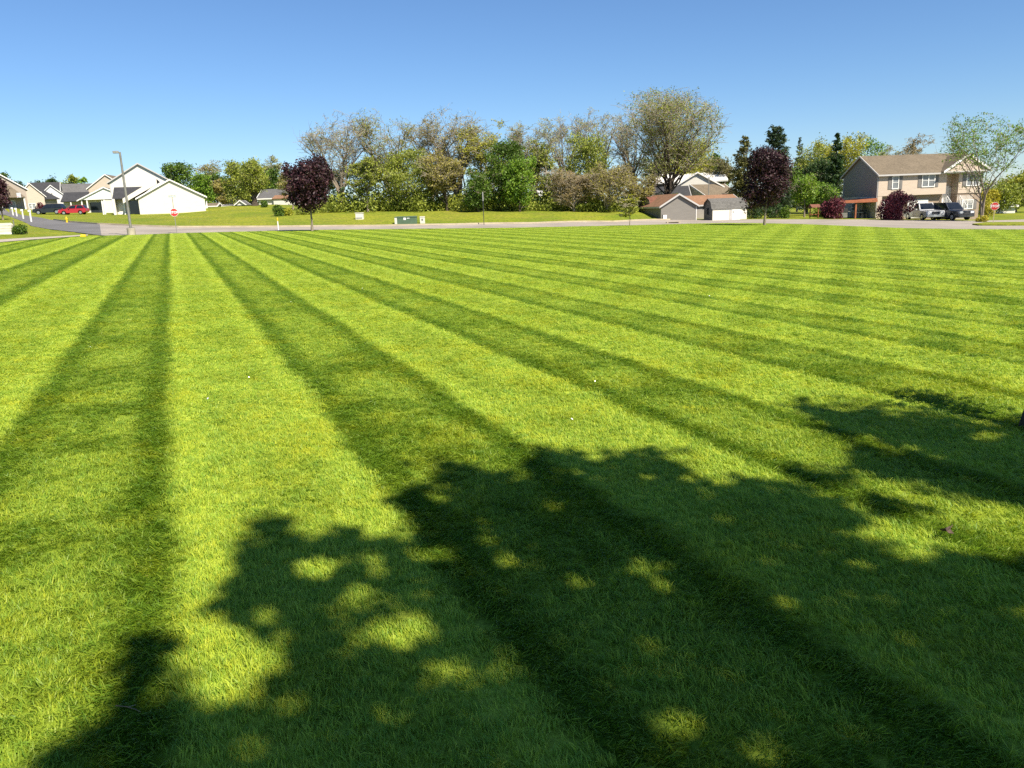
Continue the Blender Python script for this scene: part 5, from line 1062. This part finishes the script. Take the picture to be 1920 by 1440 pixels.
# mailboxes on white posts along the side road
for i, (px, by, D, hh, lab) in enumerate([(58.5, 414, 92, 1.35, 'white mailbox post nearest to us beside the side road'), (43.5, 408, 104, 1.2, 'white mailbox post second along the side road'), (31.5, 403.5, 118, 1.2, 'white mailbox post third along the side road'), (24.5, 402, 124, 1.2, 'white mailbox post farthest along the side road'), (61, 394, 140, 0.95, 'short white post across the side road')]):
    p = place(px, by, D); t = thing('mailbox', lab, 'mailbox', p, rad(-15), 'white posts along the side road')
    MB().box(-0.06, 0.06, -0.06, 0.06, -0.1, hh - 0.25).build('post', 'trim', t); MB().prism([(-0.07, hh - 0.245), (0.07, hh - 0.245), (0.07, hh - 0.1), (0.04, hh), (-0.04, hh), (-0.07, hh - 0.1)], 'y', -0.2, 0.1).build('box', 'trim', t)
p = place(44.5, 397, 138); t = thing('basketball_hoop', 'white basketball backboard on a dark pole beside the side road', 'basketball hoop', p, rad(-20)); MB().tube([(0, 0, -0.1), (0, 0, 2.9)], 0.06, 8).build('pole', 'darkmetal', t); MB().box(-0.62, 0.3, -0.3, -0.25, 2.3, 3.1).build('backboard', 'signwhite', t); MB().tube([(-0.15 + 0.22 * math.cos(a), -0.55 + 0.22 * math.sin(a), 2.45) for a in np.linspace(0, 2 * math.pi, 13)], 0.015, 5).build('rim', 'signred', t)
# low cream wall cut by the left edge
p = gnd(10, 430.5); p = place(8, 430.5, 62); t = thing('low_wall', 'low cream rendered wall with white plinth cut by the left edge', 'wall', p, rad(10))
MB().prism([(-3.0, 0.12), (0.55, 0.12), (0.55, 0.72), (0.42, 0.86), (-3.0, 0.90)], 'y', 0, 0.35).build('body', plain('cream_render', (0.60, 0.54, 0.43), 0.9, 0.2), t); MB().box(-3.05, 0.6, -0.05, 0.4, -0.3, 0.115).build('plinth', 'trim', t)
for q in range(3): MB().box(-3.0, 0.5, -0.02, -0.003, 0.28 + 0.2 * q, 0.31 + 0.2 * q).build('groove_band', 'trim', t)
p = place(26.5, 424, 66); t = thing('thin_post', 'short thin grey post behind the low cream wall', 'post', p); MB().tube([(0, 0, -0.1), (0, 0, 0.95)], 0.04, 8).build('post', 'steel', t); MB().tube([(0, 0, 0.95), (0, 0, 1.0)], 0.06, 8).build('cap', 'steel', t)
# grass islands and pale buildings at the right
pts = [(1823, 421.5), (1850, 417.5), (1990, 417), (1990, 424), (1880, 424), (1835, 423.5)]
mb = MB(); w = [at(x, y, 1) for x, y in pts]; poly = []
for x, y in pts: q = place(x, y, np.interp(y, [417, 424], [74, 64.5])); poly.append((q[0], q[1], q[2] + 0.09))
mb.v = poly + [(a, b_, c - 0.3) for a, b_, c in poly]; n6 = len(poly); mb.f = [tuple(range(n6))] + [(i, (i + 1) % n6, n6 + (i + 1) % n6, n6 + i) for i in range(n6)]
tag(mb.build('grass_island', 'rough'), kind='structure')
t = simple_house('long low white building behind the right stop sign', 1853, 404, 122, rad(-3), 4.0, 4.0, 1.35, 1.7, 'x', 'white_siding', 'grey_shingle', wins=[(1.0, 0.4, 0.8, 0.6, 1)])
p = place(1866, 411, 96); t = thing('storm_drain', 'pale concrete drain kerb at the road edge', 'drain', place(1263, 414.5, 86), rad(0)); MB().box(-0.75, 0.75, 0, 0.5, -0.1, 0.14).build('kerb_stone', 'kerb', t); MB().box(-0.55, 0.55, -0.02, -0.003, 0.0, 0.09).build('slot', 'darkdoor', t)

# ------------------------------------------------------------------ the tree behind the viewer, known by its shadow
SH_MAIN = [(1000, 848), (1060, 845), (1120, 868), (1200, 850), (1270, 875), (1300, 915), (1335, 950), (1370, 900), (1430, 905), (1490, 925), (1560, 955), (1640, 940), (1700, 958), (1600, 985), (1560, 1008), (1640, 1030),
           (1720, 1058), (1770, 1050), (1850, 1060), (2060, 1030), (2300, 1700), (-300, 1700), (90, 1445), (160, 1370), (232, 1290), (262, 1200), (330, 1192), (305, 1280), (420, 1340), (520, 1300), (565, 1230), (540, 1190),
           (480, 1200), (430, 1172), (402, 1130), (450, 1080), (470, 1010), (500, 978), (545, 985), (560, 1040), (640, 1000), (715, 1008), (765, 1035), (795, 1000), (760, 950), (745, 922), (800, 930), (862, 968), (842, 920), (812, 878), (835, 868), (900, 898), (980, 900)]
SH_RIGHT = [(1488, 764), (1560, 774), (1612, 762), (1690, 785), (1740, 779), (1800, 786), (1860, 796), (2060, 800), (2060, 975), (1900, 946), (1800, 925), (1700, 900), (1600, 866), (1572, 850), (1640, 843), (1705, 850), (1745, 840), (1690, 826), (1600, 815), (1556, 800)]
SH_SMALL = [(1455, 884), (1560, 888), (1608, 900), (1560, 912), (1500, 905)]
FLECK = [(660, 1125, 32, 30), (510, 1162, 32, 22), (590, 1068, 48, 26), (690, 1070, 38, 20), (755, 1195, 80, 42), (835, 1248, 58, 20), (950, 1255, 44, 27), (1040, 955, 24, 12), (905, 990, 32, 13), (1265, 1365, 42, 32), (1430, 1410, 48, 36),
         (1712, 1170, 44, 17), (1230, 1060, 28, 11), (800, 1042, 44, 16), (1842, 823, 32, 9), (1190, 1075, 30, 10), (480, 1400, 40, 22)]
def inside(poly, x, y):
    c = np.zeros(len(x), bool); n_ = len(poly)
    for i_ in range(n_):
        x0, y0 = poly[i_]; x1, y1 = poly[(i_ + 1) % n_]
        c ^= ((y0 > y) != (y1 > y)) & (x < (x1 - x0) * (y - y0) / (y1 - y0 + 1e-12) + x0)
    return c
def project(Pw):
    d = Pw - np.array([0, 0, CAMH]); dep = d @ _f; return 960 + FPX * (d @ _r) / np.where(np.abs(dep) < 1e-6, 1e-6, dep), 720 - FPX * (d @ _u) / np.where(np.abs(dep) < 1e-6, 1e-6, dep), dep
rg = np.random.default_rng(99); N = 32000
tx = rg.uniform(-2.2, 5.4, N); ty = rg.uniform(0.4, 7.0, N); T = np.stack([tx, ty, -SLOPE * tx], 1)
sx, sy, dp = project(T); jx = sx + rg.normal(0, 18, N); jy = sy + rg.normal(0, 10, N)
ok = (inside(SH_MAIN, jx, jy) | inside(SH_RIGHT, jx, jy) | inside(SH_SMALL, jx, jy)) & (dp > 0.2)
for fx_, fy_, fw, fh in FLECK: ok &= ((jx * 0.4 + sx * 0.6 - fx_) / fw) ** 2 + ((jy * 0.4 + sy * 0.6 - fy_) / fh) ** 2 > 0.9
T = T[ok]; hgt = rg.uniform(6.8, 10.5, len(T)); hgt -= 1.5 * vnoise(T[:, 0], T[:, 1], 0.9, 2)
C = T + SUNV[None] / SUNV[2] * hgt[:, None]
px_, py_, dp = project(C); vis = (dp > 0) & (px_ > -120) & (px_ < 2040) & (py_ > -120) & (py_ < 1560); C = C[~vis]
lv, lf, lr = leaf_quads(C, 0.17, rg, 0.0, 1.15)
tb = np.array([6.6, -4.6]); t = thing('shade_tree', 'leafy tree behind the viewer, seen only as the large shadow on the near lawn', 'tree', (tb[0], tb[1], H(*tb) - 0.1))
loc = np.array([tb[0], tb[1], H(*tb) - 0.1])
K = 46; tips = C[rg.integers(0, len(C), K)] - loc; z_ = np.clip(tips[:, 2] * rg.uniform(0.3, 0.7, K), 2.5, 7.0); st_ = np.stack([0 * z_, 0 * z_, z_], 1); q_ = np.linspace(0, 1, 6)[None, :, None]
Pb = st_[:, None] * (1 - q_) + tips[:, None] * q_ + np.array([0, 0, 0.5]) * np.sin(math.pi * q_); Rb = rg.uniform(0.025, 0.05, K)[:, None] * (1 - 0.85 * np.linspace(0, 1, 6))[None]
cam_l = Pb.reshape(-1, 3) + loc; bx_, by_, bd_ = project(cam_l); bad = ((bd_ > 0) & (bx_ > -60) & (bx_ < 1980) & (by_ > -60) & (by_ < 1500)).reshape(K, 6).any(1); Pb, Rb = Pb[~bad], Rb[~bad]
v1, f1 = tubes_np(np.linspace(0, 1, 8)[None, :, None] * np.array([0.1, 0.2, 8.4]), 0.2 * (1 - 0.8 * np.linspace(0, 1, 8))[None], 10); v2, f2 = tubes_np(Pb, Rb, 5)
o = raw_mesh('trunk', np.concatenate([v1, v2]), np.concatenate([f1, f2 + len(v1)]), 'bark', smooth=True); o.parent = t
o = raw_mesh('crown', lv - loc, lf, 'leaf_bright', lr); o.parent = t

# ------------------------------------------------------------------ small things lying on the lawn
p = gnd(1773, 1011); t = thing('dead_leaf', 'curled brown dead leaf lying on the shaded grass at the right', 'leaf', (p[0], p[1], p[2] + 0.045), rad(30))
pts = []; 
for k_ in range(10):
    a = 2 * math.pi * k_ / 10; r_ = 0.036 if k_ % 2 == 0 else 0.018; pts.append((r_ * math.cos(a), r_ * math.sin(a), 0.014 * math.cos(2 * a) + 0.008))
mb = MB(); mb.v = [(0, 0, 0)] + pts + [(x, y, z - 0.0015) for x, y, z in [(0, 0, 0)] + pts]; mb.f = [(0, 1 + k_, 1 + (k_ + 1) % 10) for k_ in range(10)] + [(11, 12 + (k_ + 1) % 10, 12 + k_) for k_ in range(10)]
mb.build('leaf_blade', plain('dead_leaf_brown', (0.11, 0.075, 0.055), 0.8, 0.2, var=0.3, nscale=40), t); MB().tube([(0.02, 0, 0.0), (0.07, 0.01, 0.012), (0.10, 0.03, 0.004)], 0.0018, 5).build('stalk', plain('leaf_stalk', (0.10, 0.06, 0.04)), t)
p = gnd(245, 1352); t = thing('twig', 'thin pale twig lying on the grass at the bottom left', 'twig', (p[0], p[1], p[2] + 0.05), rad(-8)); MB().tube([(-0.05, 0.004, 0.004), (-0.01, 0.0, 0.006), (0.03, -0.006, 0.002), (0.055, -0.016, 0.0)], [0.0016, 0.0014, 0.0012, 0.0008], 6).build('stem', plain('twig_wood', (0.20, 0.13, 0.07)), t); MB().tube([(0.0, 0, 0.005), (0.02, 0.012, 0.006)], 0.001, 5).build('side_shoot', plain('twig_wood2', (0.28, 0.19, 0.12)), t)
for k_, (x, y) in enumerate([(473, 599), (391, 758), (468, 717), (546, 571), (507, 521), (260, 485), (151, 516), (1116, 725), (1073, 798), (171, 658), (901, 506), (527, 483), (680, 545), (1330, 560)]):
    p = gnd(x, y); sz = 0.0075 * (1 + 0.03 * math.hypot(p[0], p[1])); t = thing('white_petal', 'tiny white petal lying on the striped lawn', 'petal', (p[0], p[1], p[2] + 0.05), k_ * 1.1, 'white petals scattered on the lawn')
    MB().add([(-sz, 0, 0), (-0.3 * sz, -0.7 * sz, 0.004), (0.6 * sz, -0.5 * sz, 0.010), (sz, 0.1 * sz, 0.014), (0.4 * sz, 0.7 * sz, 0.008), (-0.5 * sz, 0.6 * sz, 0.004), (0, 0, 0.0)], [(6, 0, 1), (6, 1, 2), (6, 2, 3), (6, 3, 4), (6, 4, 5), (6, 5, 0)]).build('petal', 'signwhite', t)

# a young stem just inside the right edge
p = gnd(1921, 803); t = thing('sapling', 'dark young stem at the right edge of the lawn', 'sapling', (p[0], p[1], p[2]), 0.0)
MB().tube([(0, 0, -0.05), (0.02, 0.0, 0.12), (0.10, -0.02, 0.5), (0.26, -0.05, 1.0), (0.40, -0.08, 1.45)], [0.055, 0.042, 0.035, 0.028, 0.018], 9).build('trunk', 'darkbark', t, smooth=True)
rg = np.random.default_rng(8); c_ = np.array([0.55, -0.12, 1.45]) + rg.normal(0, 1, (420, 3)) * np.array([0.13, 0.2, 0.16]); lv, lf, lr = leaf_quads(c_, 0.07, rg); o = raw_mesh('crown', lv, lf, 'leaf_green', lr); o.parent = t
